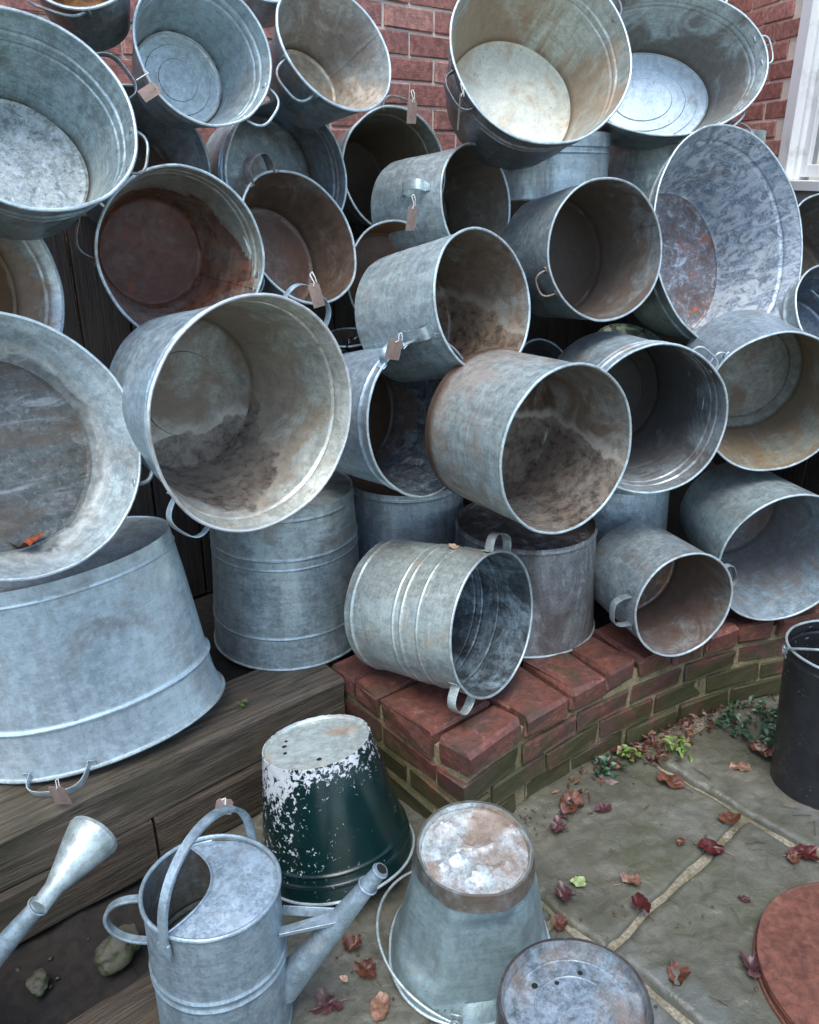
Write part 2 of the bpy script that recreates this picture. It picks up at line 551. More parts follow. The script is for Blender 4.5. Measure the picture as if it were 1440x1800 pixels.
def wood_mat(name, a, b, moss=.4):
    m = NT(name)
    P = m.coords((.9, 14, 14))
    P1 = m.coords()
    g = m.noise(P, 6, 8, .72, .35)
    g2 = m.noise(m.coords((1.2, 40, 40)), 7, 5, .7)
    n = m.noise(P1, 5, 5, .6)
    c = m.mix(m.ramp(m.math('ADD', m.math('MULTIPLY', g, .65), m.math('MULTIPLY', g2, .35)), .38, .62), a, b)
    cr = m.ramp(g, .30, .40, 1, 0)
    c = m.mix(m.math('MULTIPLY', cr, .85), c, (.012, .010, .008))
    c = m.mix(m.math('MULTIPLY', m.ramp(n, .48, .68), moss), c, (.045, .045, .020))
    h = m.math('ADD', m.math('MULTIPLY', g, 1.2), m.math('MULTIPLY', g2, .6))
    return m.out(c, m.ramp(n, .3, .7, .42, .7), 0, m.bump(h, .9, .006))
M_SLEEP = wood_mat('weathered_sleeper_wood', (.045, .036, .026), (.165, .135, .095), .45)
M_SLEEP2 = wood_mat('dark_wet_sleeper_wood', (.030, .023, .017), (.105, .078, .052), .5)
def sleeper(name, label, a0, a1, p0, p1, z0, z1, mat, seed):
    rnd = random.Random(seed)
    b = bmesh.new()
    n = 26
    rings = []
    for i in range(n + 1):
        x = (i / n - .5) * (a1 - a0)
        ring = []
        prof = [(-1, -1), (-.94, -1), (.94, -1), (1, -.9), (1, .9), (.9, 1), (0, 1.0), (-.9, 1), (-1, .86), (-1, 0)]
        for (py, pz) in prof:
            d = mnoise.noise(Vector((x * 3 + seed * 7, py * 2, pz * 2))) * .006 + rnd.uniform(-.0012, .0012)
            ring.append(b.verts.new((x, py * (p1 - p0) / 2 + d, pz * (z1 - z0) / 2 + d * .7)))
        rings.append(ring)
    for i in range(n):
        for j in range(len(prof)):
            b.faces.new((rings[i][j], rings[i + 1][j], rings[i + 1][(j + 1) % len(prof)], rings[i][(j + 1) % len(prof)]))
    b.faces.new(rings[0])
    b.faces.new(list(reversed(rings[-1])))
    bmesh.ops.recalc_face_normals(b, faces=b.faces)
    o = obj(name, b, mat, None, True, 30)
    x, y = WD, WN
    m3 = Matrix((x, y, UP)).transposed()
    o.matrix_world = Matrix.Translation(ap((a0 + a1) / 2, (p0 + p1) / 2, (z0 + z1) / 2)) @ m3.to_4x4()
    return tag(o, label, 'sleeper')
sleeper('timber_sleeper', 'grey weathered upper timber sleeper with split grain, edging the ledge under the upturned tubs', -1.2, 1.152, 1.60, 1.80, .155, .298, M_SLEEP, 1)
sleeper('timber_sleeper', 'dark wet lower timber sleeper behind the green bucket', .562, 1.150, 1.588, 1.79, .0, .150, M_SLEEP2, 2)
sleeper('timber_sleeper', 'dark wet lower timber sleeper behind the watering can handle', -1.2, .555, 1.592, 1.79, .0, .151, M_SLEEP2, 3)
sleeper('timber_plank', 'worn brown plank lying on the soil beside the watering can base', -.3, .56, 1.17, 1.31, -.012, .028, M_SLEEP2, 4)

# dark filler boards added behind the stack so its gaps read near-black
def boards(name, label, start, d, nrm, n, w, z0, z1, seed):
    rnd = random.Random(seed)
    root = tag(empty(name, start), label, 'boards')
    b = bmesh.new()
    add_box(b, Vector((0, 0, 0)), Vector((0, 0, 1)), Vector((1, 0, 0)), Vector((0, 1, 0)), z1 - z0, w - .008, .018, .002)
    me = finish(b, False)
    me.materials.append(M_BOARD)
    # grain runs along local x of the wood material, so the board is modelled lying and stood up
    b = bmesh.new()
    add_box(b, Vector((0, 0, 0)), Vector((1, 0, 0)), Vector((0, 1, 0)), UP, z1 - z0, w - .008, .018, .002)
    me = finish(b, False)
    me.materials.append(M_BOARD)
    for i in range(n):
        o = bpy.data.objects.new('board', me)
        COL.objects.link(o)
        c = start + d * (w * (i + .5)) + nrm * rnd.uniform(-.002, .002) + UP * ((z0 + z1) / 2 + rnd.uniform(-.012, .012))
        m3 = Matrix((UP, d, UP.cross(d))).transposed()
        o.matrix_world = Matrix.Translation(c) @ m3.to_4x4()
        o.parent = root
        o.matrix_parent_inverse = root.matrix_world.inverted()
M_BOARD = wood_mat('dark_gap_board', (.010, .009, .009), (.035, .028, .026), .2)  # near-black tone stands in for the shade in the gaps
boards('gap_boards', 'dark upright filler boards added against the house wall behind the stacked tubs', ap(-1.2, 2.345), WD, WN, 36, .145, .27, 1.50, 3)
boards('gap_boards', 'dark upright filler boards added below the window sill', corner + BS * .05 - BN * .014, BS, BN, 16, .145, .20, 1.42, 4)

# soil of the raised bed
M_SOIL = plain('dark_damp_soil', (.006, .0055, .005), (.022, .018, .014), .92, 0, 40, .9, 'Object')
def grid_sheet(name, corners, nx, ny, amp, freq, mat, zoff=0.0, seed=0):
    b = bmesh.new()
    V = []
    for j in range(ny + 1):
        row = []
        for i in range(nx + 1):
            u, v = i / nx, j / ny
            p = (corners[0] * (1 - u) + corners[1] * u) * (1 - v) + (corners[3] * (1 - u) + corners[2] * u) * v
            d = mnoise.fractal(Vector((p.x * freq + seed, p.y * freq, seed)), 1, 2, 4) * amp
            row.append(b.verts.new((p.x, p.y, p.z + d + zoff)))
        V.append(row)
    for j in range(ny):
        for i in range(nx):
            b.faces.new((V[j][i], V[j][i + 1], V[j + 1][i + 1], V[j + 1][i]))
    return obj(name, b, mat)
bed = grid_sheet('planting_bed', [ap(-1.3, 1.79, .27), ap(1.22, 1.79, .27), ap(1.22, WALL_P, .27), ap(-1.3, WALL_P, .27)], 60, 20, .008, 9, M_SOIL)
bed['kind'] = 'structure'
bed2 = grid_sheet('planting_bed', [ap(1.24, 1.30, .255), ap(3.3, .75, .255), ap(4.0, WALL_P, .255), ap(1.22, WALL_P, .255)], 50, 30, .008, 9, M_SOIL)
bed2['kind'] = 'structure'

# ------------------------------------------------------------------ paving
def stone_mat():
    m = NT('wet_riven_sandstone')
    oi = m.n('ShaderNodeObjectInfo').outputs['Random']
    P = m.n('ShaderNodeNewGeometry').outputs['Position']
    n1 = m.noise(P, 3.2, 7, .62, .8)
    n2 = m.noise(P, 26, 7, .68, .6)
    n3 = m.noise(P, 150, 4, .65)
    c = m.mix(m.ramp(n1, .36, .64), (.085, .086, .060), (.150, .148, .112))
    c = m.mix(m.math('MULTIPLY', oi, .3), c, (.16, .165, .15))
    c = m.mix(m.math('MULTIPLY', m.ramp(n2, .36, .60, 1, 0), .42), c, (.055, .055, .040))
    rust = m.ramp(m.noise(P, 5.5, 6, .6, 1.2), .58, .74)
    c = m.mix(m.math('MULTIPLY', rust, .5), c, (.19, .145, .085))
    alg = m.ramp(m.noise(P, 2.1, 5, .6, .5), .50, .66)
    c = m.mix(m.math('MULTIPLY', alg, .40), c, (.075, .080, .04))
    bl = m.ramp(m.noise(P, 2.7, 4, .55, .3), .55, .7)
    c = m.mix(m.math('MULTIPLY', bl, .35), c, (.20, .225, .23))
    w = m.ramp(m.noise(P, 1.9, 4, .55), .42, .6)
    rg = m.math('SUBTRACT', .42, m.math('MULTIPLY', w, .24))
    h = m.math('ADD', m.math('MULTIPLY', n2, 1.0), m.math('ADD', m.math('MULTIPLY', n3, .2), m.math('MULTIPLY', n1, 2)))
    return m.out(c, rg, 0, m.bump(h, .75, .006), .5)
M_STONE = stone_mat()
paving = grid_sheet('paving', [ap(.56, -1.2, -.016), ap(3.6, -1.2, -.016), ap(3.6, 1.3, -.016), ap(.56, 1.6, -.016)], 120, 90, .005, 40, M_MORTAR2, 0, 3)
pm = mortar_mat('pale_pointing', (.15, .135, .095), (.36, .33, .25), .7)
paving.data.materials[0] = pm
paving['kind'] = 'structure'
def flag(a0, a1, p0, p1, seed, n=84):
    rnd = random.Random(seed)
    b = bmesh.new()
    V = []
    ny = max(6, int(n * (p1 - p0) / (a1 - a0)))
    tx, ty = rnd.uniform(-.006, .006), rnd.uniform(-.006, .006)
    for j in range(ny + 1):
        row = []
        for i in range(n + 1):
            u, v = i / n, j / ny
            a, p = a0 + (a1 - a0) * u, p0 + (p1 - p0) * v
            e = min(u * (a1 - a0), (1 - u) * (a1 - a0), v * (p1 - p0), (1 - v) * (p1 - p0))
            w = .010
            ja = mnoise.noise(Vector((a * 9, p * 9, seed))) * w
            jp = mnoise.noise(Vector((a * 9, p * 9, seed + 50))) * w
            q = Vector((a * 2.6 + p * .9, p * 3.6, seed * 3.7))
            f = mnoise.fractal(q, 1.0, 2.0, 5)
            st = (math.floor(f * 3.2) + min(1, ((f * 3.2) % 1) * 9)) / 3.2      # riven steps
            z = .011 * st + .0022 * mnoise.fractal(q * 6, .9, 2, 3) + tx * (u - .5) + ty * (v - .5)
            z -= .010 * max(0, 1 - e / .012) ** 2
            row.append(b.verts.new(ap(a + ja, p + jp, z)))
        V.append(row)
    for j in range(ny):
        for i in range(n):
            b.faces.new((V[j][i], V[j][i + 1], V[j + 1][i + 1], V[j + 1][i]))
    # skirt
    ring = V[0][:] + [V[j][n] for j in range(1, ny + 1)] + V[ny][n - 1::-1] + [V[j][0] for j in range(ny - 1, 0, -1)]
    low = [b.verts.new(v.co - UP * .035) for v in ring]
    for i in range(len(ring)):
        k = (i + 1) % len(ring)
        b.faces.new((ring[k], ring[i], low[i], low[k]))
    bmesh.ops.recalc_face_normals(b, faces=b.faces)
    o = obj('flagstone', b, M_STONE, paving, True, 60)
    return o
G = .011
flags = [(1.20, 1.84, .706, 1.16), (1.20, 1.84, .10, .706), (1.84, 2.44, .52, 1.0), (1.84, 2.44, -.10, .52),
         (.56, 1.20, .84, 1.60), (.56, 1.20, .22, .84), (.56, 1.20, -.4, .22), (1.20, 1.84, -.5, .10), (2.44, 3.1, .1, .8), (1.84, 2.44, -.7, -.1), (2.44, 3.1, -.6, .1)]
for i, (x0, x1, y0, y1) in enumerate(flags):
    flag(x0 + G, x1 - G, y0 + G, y1 - G, i + 2)
soil = grid_sheet('garden_soil', [ap(-1.4, .75, -.02), ap(.60, .75, -.02), ap(.60, 1.61, -.02), ap(-1.4, 1.61, -.02)], 90, 50, .014, 12, M_SOIL, 0, 8)
soil['kind'] = 'structure'
gr = bmesh.new()
s = 60
vs = [gr.verts.new(v) for v in ((-s, -s, -.06), (s, -s, -.06), (s, s, -.06), (-s, s, -.06))]
gr.faces.new(vs)
ground = obj('ground', gr, plain('yard_ground', (.09, .09, .075), (.16, .16, .14), .8, 0, 3, .3), None, False)
ground['kind'] = 'structure'
# ------------------------------------------------------------------ vessels
# base centre, axis from base to mouth, in-plane axis, length, base radius, mouth radius, ovalness
V = {
    'A': ((-0.8208, 1.822, 1.617), (0.5316, -0.6845, 0.4989), (0.7898, 0.6134, -0), 0.2199, 0.1486, 0.1981, 1),
    'T1': ((-0.578, 2.281, 1.822), (0.533, -0.8182, 0.2154), (0.8379, 0.5459, -0), 0.2218, 0.108, 0.1552, 1),
    'T2': ((-0.2924, 2.432, 1.813), (0.566, -0.6965, 0.4411), (0.776, 0.6307, -0), 0.2, 0.1, 0.1571, 1),
    'T3': ((0.2952, 2.745, 1.796), (0.21, -0.8774, 0.4315), (0.9725, 0.2328, -0), 0.2859, 0.1918, 0.2545, 1),
    'T4': ((0.8126, 3.22, 1.841), (0.0201, -0.9324, 0.3609), (0.9998, 0.0215, -0), 0.2752, 0.232, 0.318, 0.7),
    'U0': ((-0.7699, 2.368, 1.593), (0.5759, -0.7587, 0.3045), (0.7965, 0.6046, -0), 0.1874, 0.1393, 0.1712, 1),
    'U1': ((-0.449, 2.571, 1.596), (0.64, -0.7675, 0.0369), (0.768, 0.6405, -0), 0.1847, 0.1706, 0.1892, 1),
    'U2': ((-0.2057, 2.934, 1.588), (0.5235, -0.8457, 0.104), (0.8503, 0.5263, -0), 0.3121, 0.1241, 0.176, 1),
    'U3': ((-0.002754, 2.723, 1.488), (0.7321, -0.6593, 0.1711), (0.6692, 0.7431, -0), 0.2709, 0.1648, 0.16, 1),
    'B': ((-1.01, 1.777, 1.374), (0.8803, -0.4438, 0.1678), (0.4502, 0.8929, -0), 0.1362, 0.1852, 0.2031, 1),
    'V1': ((-0.6534, 2.15, 1.431), (0.5516, -0.8333, 0.0373), (0.8339, 0.552, -0), 0.2621, 0.1283, 0.1898, 1),
    'V2': ((-0.3868, 2.307, 1.395), (0.6711, -0.6158, 0.4128), (0.6761, 0.7369, -0), 0.165, 0.135, 0.1735, 1),
    'V3': ((-0.0945, 2.557, 1.32), (0.4667, -0.8774, 0.1116), (0.8829, 0.4696, -0), 0.12, 0.127, 0.1548, 1),
    'V4': ((-0.0179, 2.357, 1.232), (0.6897, -0.6787, 0.2523), (0.7014, 0.7127, -0), 0.3054, 0.1776, 0.1835, 1),
    'V5': ((0.4382, 2.687, 1.367), (0.4129, -0.898, 0.1519), (0.9086, 0.4177, -0), 0.2921, 0.1809, 0.1942, 1),
    'V6': ((0.9306, 3.079, 1.302), (0.2646, -0.9066, 0.3286), (0.96, 0.2802, -0), 0.356, 0.1944, 0.2736, 1.3),
    'C': ((-0.8136, 1.502, 1.111), (0.6709, -0.6083, 0.4241), (0.6717, 0.7408, -0), 0.115, 0.185, 0.2506, 1),
    'W1': ((-0.5323, 1.86, 1.145), (0.6811, -0.7311, 0.0401), (0.7317, 0.6816, -0), 0.3311, 0.1772, 0.2332, 1),
    'W2': ((-0.1799, 2.272, 0.9824), (0.7064, -0.6935, 0.1416), (0.7006, 0.7136, -0), 0.3135, 0.1666, 0.1959, 1),
    'W3': ((0.2111, 2.114, 0.9918), (0.5346, -0.8439, 0.046), (0.8448, 0.5352, -0), 0.3123, 0.2036, 0.2042, 1),
    'W4': ((0.6203, 2.59, 0.9654), (0.141, -0.989, 0.0446), (0.99, 0.1411, -0), 0.4142, 0.188, 0.2082, 1),
    'W5': ((1.079, 2.662, 1.017), (-0.0324, -0.9969, -0.0718), (0.9995, -0.0325, 0), 0.3355, 0.1967, 0.2088, 1),
    'X4': ((-0.0595, 2.059, 0.4829), (0.776, -0.6101, 0.1599), (0.6181, 0.7861, -0), 0.3573, 0.1838, 0.1892, 1),
    'X6': ((0.6936, 2.315, 0.4722), (0.2981, -0.9538, 0.0379), (0.9545, 0.2983, -0), 0.2856, 0.1529, 0.1576, 1),
    'X7': ((1.086, 2.601, 0.5579), (0.1234, -0.9911, -0.0507), (0.9923, 0.1235, -0), 0.3808, 0.1667, 0.2119, 1),
    'T0': ((-0.7054, 2.098, 1.928), (0.151, -0.7884, 0.5964), (0.9821, 0.1881, -0), 0.1344, 0.0827, 0.1034, 1),
    'T2b': ((-0.4009, 2.486, 2.05), (0.3644, -0.8329, 0.4165), (0.9162, 0.4008, -0), 0.1473, 0.0982, 0.1228, 1),
    'V7': ((1.433, 3.244, 1.23), (0.2863, -0.8258, 0.4858), (0.9448, 0.3276, -0), 0.274, 0.1729, 0.2108, 1),
    'V8': ((1.34, 2.881, 1.075), (0.2574, -0.8023, 0.5386), (0.9522, 0.3055, -0), 0.2192, 0.1383, 0.1686, 1),
    'V9': ((0.4062, 2.812, 0.9596), (0.3563, -0.8144, 0.4581), (0.9162, 0.4008, -0), 0.1153, 0.0817, 0.0961, 1),
    'V10': ((0.7704, 2.893, 0.9903), (0.1007, -0.453, 0.8858), (0.9762, 0.2169, -0), 0.0694, 0.1249, 0.1387, 1),
    'N1': ((-0.1746, 2.418, 1.069), (-0.0091, -0.1861, 0.9825), (0, -0.9825, -0.1861), 0.1061, 0.0601, 0.0708, 1),
    'G1': ((-0.2258, 1.623, 0.3432), (0.1556, -0.1694, -0.9732), (0, -0.9852, 0.1714), 0.3077, 0.1329, 0.1901, 1),
    'G2': ((0.1353, 1.299, 0.3298), (-0.0067, 0.086, -0.9963), (0, -0.9963, -0.086), 0.3144, 0.118, 0.18, 1),
    'G3': ((0.2905, 1.011, 0.2631), (0.0826, -0.0755, -0.9937), (0, -0.9971, 0.0757), 0.2458, 0.1294, 0.1682, 1),
    'G6': ((1.163, 1.871, 0.0043), (-0.03, -0.02, 0.9994), (0, -0.9998, -0.02), 0.4518, 0.1197, 0.1369, 1),
    'G7': ((1.019, 1.23, 0.03), (0, 0, -1), (1, 0, 0), 0.026, 0.26, 0.2587, 1),
    'X1': ((-0.372, 2.227, 0.778), (-0, -0, -1), (0.7524, 0.6587, 0), 0.478, 0.2074, 0.232, 1),
    'X3': ((0.354, 2.29, 0.638), (-0, -0, -1), (0.7524, 0.6587, 0), 0.338, 0.2107, 0.23, 1),
    'X0': ((-0.8086, 1.696, 0.8129), (0.0826, 0.0432, -0.9956), (0.8751, 0.4749, 0.0932), 0.48, 0.2567, 0.291, 0.565),
    'X2': ((-0.02, 2.53, 0.7), (-0, -0, -1), (0.7524, 0.6587, 0), 0.4, 0.1948, 0.215, 1),
    'X5': ((0.7, 2.6, 0.7), (-0, -0, -1), (0.7524, 0.6587, 0), 0.4, 0.1721, 0.19, 1),
    'U4': ((0.427, 3.05, 1.735), (-0, -0, -1), (0.7524, 0.6587, 0), 0.2, 0.245, 0.2542, 1),
    'U5': ((1.012, 3.534, 1.758), (-0, -0, -1), (0.7524, 0.6587, 0), 0.25, 0.3543, 0.3697, 1),
}
def deform(seed, amt, bend):
    rnd = random.Random(seed)
    ph = rnd.uniform(0, 6.28)
    ph3 = rnd.uniform(0, 6.28)
    so = rnd.uniform(0, 50)
    def d(th, zf):
        a = amt * (.5 * cos(2 * th + ph) + .25 * cos(3 * th + ph3)) * (.35 + .65 * zf)
        a += amt * 1.1 * mnoise.noise(Vector((cos(th) * 1.7 + so, sin(th) * 1.7, zf * 2.2 + so)))
        a += bend * mnoise.noise(Vector((cos(th) * 4 + so, sin(th) * 4, zf * 5 - so)))
        return 1 + a
    return d

class Vessel:
    def __init__(s, key, name, label, cat, out, inn, base=None, rim=None, foot=.012, beads=(), amt=.017, bend=.006, rimr=.0036,
                 group=None, N=80, rings=(), seam=None, dents=(), footband=None, flange=0.0, floorm=None, bowl=1.0, fbm=None, facets=()):
        b, a, e1, L, rb, rm, ov = V[key]
        s.a = Vector(a).normalized()
        s.e1 = Vector(e1)
        s.e1 = (s.e1 - s.a * s.e1.dot(s.a)).normalized()
        s.e2 = s.a.cross(s.e1)
        s.b = Vector(b)
        s.L, s.rb, s.rm, s.ov = L, rb, rm, ov
        s.seed = sum(ord(c) * (i + 3) for i, c in enumerate(key))
        s.d = deform(s.seed, amt, bend)
        s.dents = dents
        s.facets = facets
        s.root = tag(empty(name, s.b, Matrix((s.e1, s.e2, s.a)).transposed()), label, cat, group)
        s.out, s.inn = out, inn
        s.rimm = rim or out
        # wall profile
        zs = sorted(set([0, .004 / L, .012 / L] + [i / 22 for i in range(1, 22)] + [1.0]))
        prof = []
        extra = []
        for (zf, h, w) in beads:
            extra += [zf + k * w / L for k in (-1.6, -1, -.6, -.3, 0, .3, .6, 1, 1.6)]
        zs = sorted(set([z for z in zs] + [min(1, max(0, z)) for z in extra]))
        def wall(zf):
            r = rb + (rm - rb) * max(0, zf) ** bowl
            for (bz, h, w) in beads:
                x = (zf - bz) * L / w
                if abs(x) < 1.01:
                    r += h * .5 * (1 + cos(pi * max(-1, min(1, x))))
            if flange:
                r += flange * max(0, (zf - .86) / .14) ** 1.6
            return r
        s.wall = wall
        t = .0016
        P = [(0, foot, 2), (rb * .3, foot, 2), (rb * .6, foot, 2), (rb * .85, foot, 2), (rb - .006, foot, 2), (rb - .0035, foot * .55, 2), (rb - .0025, 0, 2)]
        for z in zs:
            P.append((wall(z), z * L, 0))
        P.append((wall(1) - t, L, 1))
        fz = (foot + .003) / L
        for z in reversed(zs):
            if fz + .012 < z < .999:
                P.append((wall(z) - t, z * L, 1))
        P.append((wall(fz) - t - .001, fz * L + .006, 1))
        P.append((wall(fz) - t - .006, fz * L + .0005, 3))
        fr = [.93, .86] + [q for (q, _) in rings for q in (q + .025, q + .008, q - .008, q - .025)] + [.55, .35, .15]
        fr = sorted(set(round(q, 4) for q in fr if q < .95), reverse=True)
        for q in fr:
            z = fz * L
            for (rq, h) in rings:
                if q < rq:
                    z += h
            P.append((rb * q, z, 3))
        P.append((0, P[-1][1], 3))
        bm = bmesh.new()
        rows = []
        for (r, z, m) in P:
            if r == 0:
                rows.append([bm.verts.new((0, 0, z))])
            else:
                rows.append([bm.verts.new(s.pt(2 * pi * k / N, r, z)) for k in range(N)])
        for i in range(len(rows) - 1):
            A, B = rows[i], rows[i + 1]
            mi = P[i + 1][2]
            for k in range(N):
                k2 = (k + 1) % N
                if len(A) == 1:
                    f = bm.faces.new((A[0], B[k2], B[k]))
                elif len(B) == 1:
                    f = bm.faces.new((A[k], A[k2], B[0]))
                else:
                    f = bm.faces.new((A[k], A[k2], B[k2], B[k]))
                f.material_index = mi
        bmesh.ops.recalc_face_normals(bm, faces=bm.faces)
        s.body = obj('body', bm, [out, inn, base or out, floorm or inn], s.root, True, 42)
        # rolled rim
        bm = bmesh.new()
        rr = wall(1)
        pts = [s.pt(2 * pi * k / N, rr + .001, L) for k in range(N)]
        sweep(bm, pts, Vector((0, 0, 1)), rimr, None, 8, True)
        obj('rim', bm, s.rimm, s.root)
        if footband:
            hgt, th = footband
            bm = bmesh.new()
            R0, R1, R2, R3 = [], [], [], []
            for k in range(N):
                g = 2 * pi * k / N
                R0.append(bm.verts.new(s.pt(g, wall(0) + th, -.001)))
                R1.append(bm.verts.new(s.pt(g, wall(hgt / L) + th, hgt * .92)))
                R2.append(bm.verts.new(s.pt(g, wall(hgt / L) + .0003, hgt)))
                R3.append(bm.verts.new(s.pt(g, wall(0) - .001, -.0016)))
            for A, B in ((R3, R0), (R0, R1), (R1, R2)):
                for k in range(N):
                    bm.faces.new((A[k], A[(k + 1) % N], B[(k + 1) % N], B[k]))
            obj('foot_band', bm, fbm or out, s.root)
        if seam is not None:
            for g in (seam if isinstance(seam, (list, tuple)) else [seam]):
                s.seam(R(g))
    def pt(s, th, r, z):
        k = s.d(th, z / s.L)
        for (g, zf, rad, dep) in s.dents:
            dd = math.hypot((th - R(g) + pi) % (2 * pi) - pi, (z / s.L - zf) * 1.6) / rad
            if dd < 1:
                k -= dep * (1 - dd) ** .95
        for (g, dist, z0, z1) in s.facets:
            w = min(1, max(0, (z / s.L - z0) / .12)) * min(1, max(0, (z1 - z / s.L) / .06))
            cs = cos(th - R(g))
            if cs > .3 and w > 0:
                k = k * (1 - w) + min(k, dist / cs) * w
        return Vector((r * k * cos(th), r * k * s.ov * sin(th), z))
    def seam(s, g, w=.006):
        for (mat, off, sign) in ((s.out, .0012, 1), (s.inn, -.003, -1)):
            bm = bmesh.new()
            n = 24
            rows = []
            z0 = .03 if sign < 0 else .02
            for i in range(n + 1):
                zf = z0 + (1 - z0) * i / n
                r = s.wall(zf)
                row = []
                for (dx, h) in ((-w, -.0006), (-w * .8, off), (w * .8, off), (w, -.0006)):
                    hh = h if sign > 0 else (h if h == off else -.0012)
                    row.append(bm.verts.new(s.pt(g + dx / r, r + hh, zf * s.L)))
                rows.append(row)
            for i in range(n):
                for j in range(3):
                    bm.faces.new((rows[i][j], rows[i][j + 1], rows[i + 1][j + 1], rows[i + 1][j]))
            if sign < 0:
                bmesh.ops.reverse_faces(bm, faces=bm.faces)
            obj('seam', bm, mat, s.root, True, 30)
    def handle(s, phi, kind='wire', span=.10, out=.045, zf=.93, lift=0.0, w=None, orient='t', mat=None, power=3.0, twist=0.0, flat=0.0):
        """kind strap/wire; lift tilts the loop towards the mouth; orient 't' round the rim, 'a' along the wall"""
        g = R(phi)
        p = s.pt(g, s.wall(zf) + .002, zf * s.L)
        u = Vector((cos(g), sin(g), 0))
        t = Vector((-sin(g), cos(g), 0))
        z = Vector((0, 0, 1))
        if orient == 'a':
            t, z = z, -t
        o = (u * cos(R(lift)) + z * sin(R(lift))).normalized()
        side = o.cross(t).normalized()
        pts = []
        n = 18
        for i in range(n + 1):
            q = pi * (1 - i / n)
            c_, s_ = cos(q), sin(q)
            e = 2.0 / power
            x = math.copysign(abs(c_) ** e, c_) * span / 2
            y = abs(s_) ** e * out
            base = p
            if orient == 't':                              # feet follow the curve of the wall
                gg = g + x / (s.wall(zf))
                pw = s.pt(gg, s.wall(zf) + .001, zf * s.L)
                base = pw - t * x
                base = base * (1 - y / out) + p * (y / out)
            pts.append(base + t * x + o * y + side * (twist * x))
        bm = bmesh.new()
        m = mat or s.out
        if kind == 'strap':
            w = w or .011
            # end tabs lying on the wall
            d0 = (pts[0] - p).normalized()
            pts = [pts[0] - t * .016 + u * .0005] + pts + [pts[-1] + t * .016 + u * .0005]
            sweep(bm, pts, side, w, .0012)
            h = obj('handle', bm, m, s.root, True, 50)
        else:
            w = w or .0032
            sweep(bm, pts, side, w, None, 8)
            h = obj('handle', bm, m, s.root)
            for sg in (0, -1):                              # ears holding the wire
                bm = bmesh.new()
                q = pts[sg]
                add_box(bm, q, t, z if orient == 't' else t.cross(u), u, .020, .016, .006, .002)
                obj('handle_ear', bm, m, s.root)
        return h
    def world(s, phi, zf=1.0, off=0.0):
        return s.root.matrix_world @ s.pt(R(phi), s.wall(zf) + off, zf * s.L)
    def bail(s, phi, tilt, mat, rad=None, zf=.95, sag=1.0):
        """hoop handle hinged at phi and phi+180; tilt 0 = straight up the axis, 90 = lying flat outwards"""
        g = R(phi)
        r = rad or s.wall(zf) + .008
        h = Vector((cos(g), sin(g), 0))
        v = Vector((-sin(g), cos(g), 0)) * sin(R(tilt)) + Vector((0, 0, 1)) * cos(R(tilt))
        c = Vector((0, 0, zf * s.L))
        pts = [c + h * (r * cos(pi * i / 40)) + v * (r * sag * sin(pi * i / 40)) for i in range(41)]
        bm = bmesh.new()
        sweep(bm, pts, h.cross(v), .0033, None, 8)
        obj('bail_handle', bm, mat, s.root)
        for sg in (1, -1):
            bm = bmesh.new()
            q = c + h * (sg * (s.wall(zf) + .003))
            tt = Vector((-h.y, h.x, 0))
            add_box(bm, q + Vector((0, 0, -.006)), tt, Vector((0, 0, 1)), h, .026, .034, .004, .0015)
            lp = [q + h * (sg * .006) + (tt * cos(2 * pi * i / 14) + Vector((0, 0, 1)) * sin(2 * pi * i / 14)) * .010 for i in range(14)]
            sweep(bm, lp, h, .0022, None, 6, True)
            obj('bail_ear', bm, mat, s.root)

def pool_of(key, amount, lean=.6):
    """local direction of 'down and towards the base' and the threshold for a dried waterline"""
    b, a, e1, L, rb, rm, ov = V[key]
    a = Vector(a).normalized(); e1 = Vector(e1)
    e1 = (e1 - a * e1.dot(a)).normalized(); e2 = a.cross(e1)
    M3 = Matrix((e1, e2, a))
    dn = (M3 @ Vector((0, 0, -1)))
    v = (dn + Vector((0, 0, -lean))).normalized()
    lo = hi = None
    for z, r in ((0.012, rb), (L, rm)):
        for k in range(24):
            d = v.dot(Vector((r * cos(k * pi / 12), r * ov * sin(k * pi / 12), z)))
            lo = d if lo is None else min(lo, d)
            hi = d if hi is None else max(hi, d)
    th = hi - (hi - lo) * amount
    return (tuple(v), th - .006, th + .006)
BLUE = (.40, .50, .58)
PALE = (.60, .68, .71)
GREY = (.40, .455, .48)
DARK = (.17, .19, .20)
TAUPE = (.26, .235, .205)
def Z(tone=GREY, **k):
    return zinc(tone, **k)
RIMW = zinc((.50, .57, .60), white=.7, brown=.12, rust=.05, spang=.2, dark=.45)
RIMG = zinc((.42, .47, .49), white=.4, brown=.2, spang=.2, dark=.4)
DARKI = zinc(DARK, brown=.4)
W = {}
def tub(key, name, label, out, inn, cat='tub', **k):
    hs = k.pop('handles', ())
    k.setdefault('rim', RIMW)
    v = Vessel(key, name, label, cat, out, inn, **k)
    for h in hs:
        v.handle(*h[0], **h[1])
    W[key] = v
    return v
def Hn(phi, kind='wire', **k):
    return ((phi, kind), k)

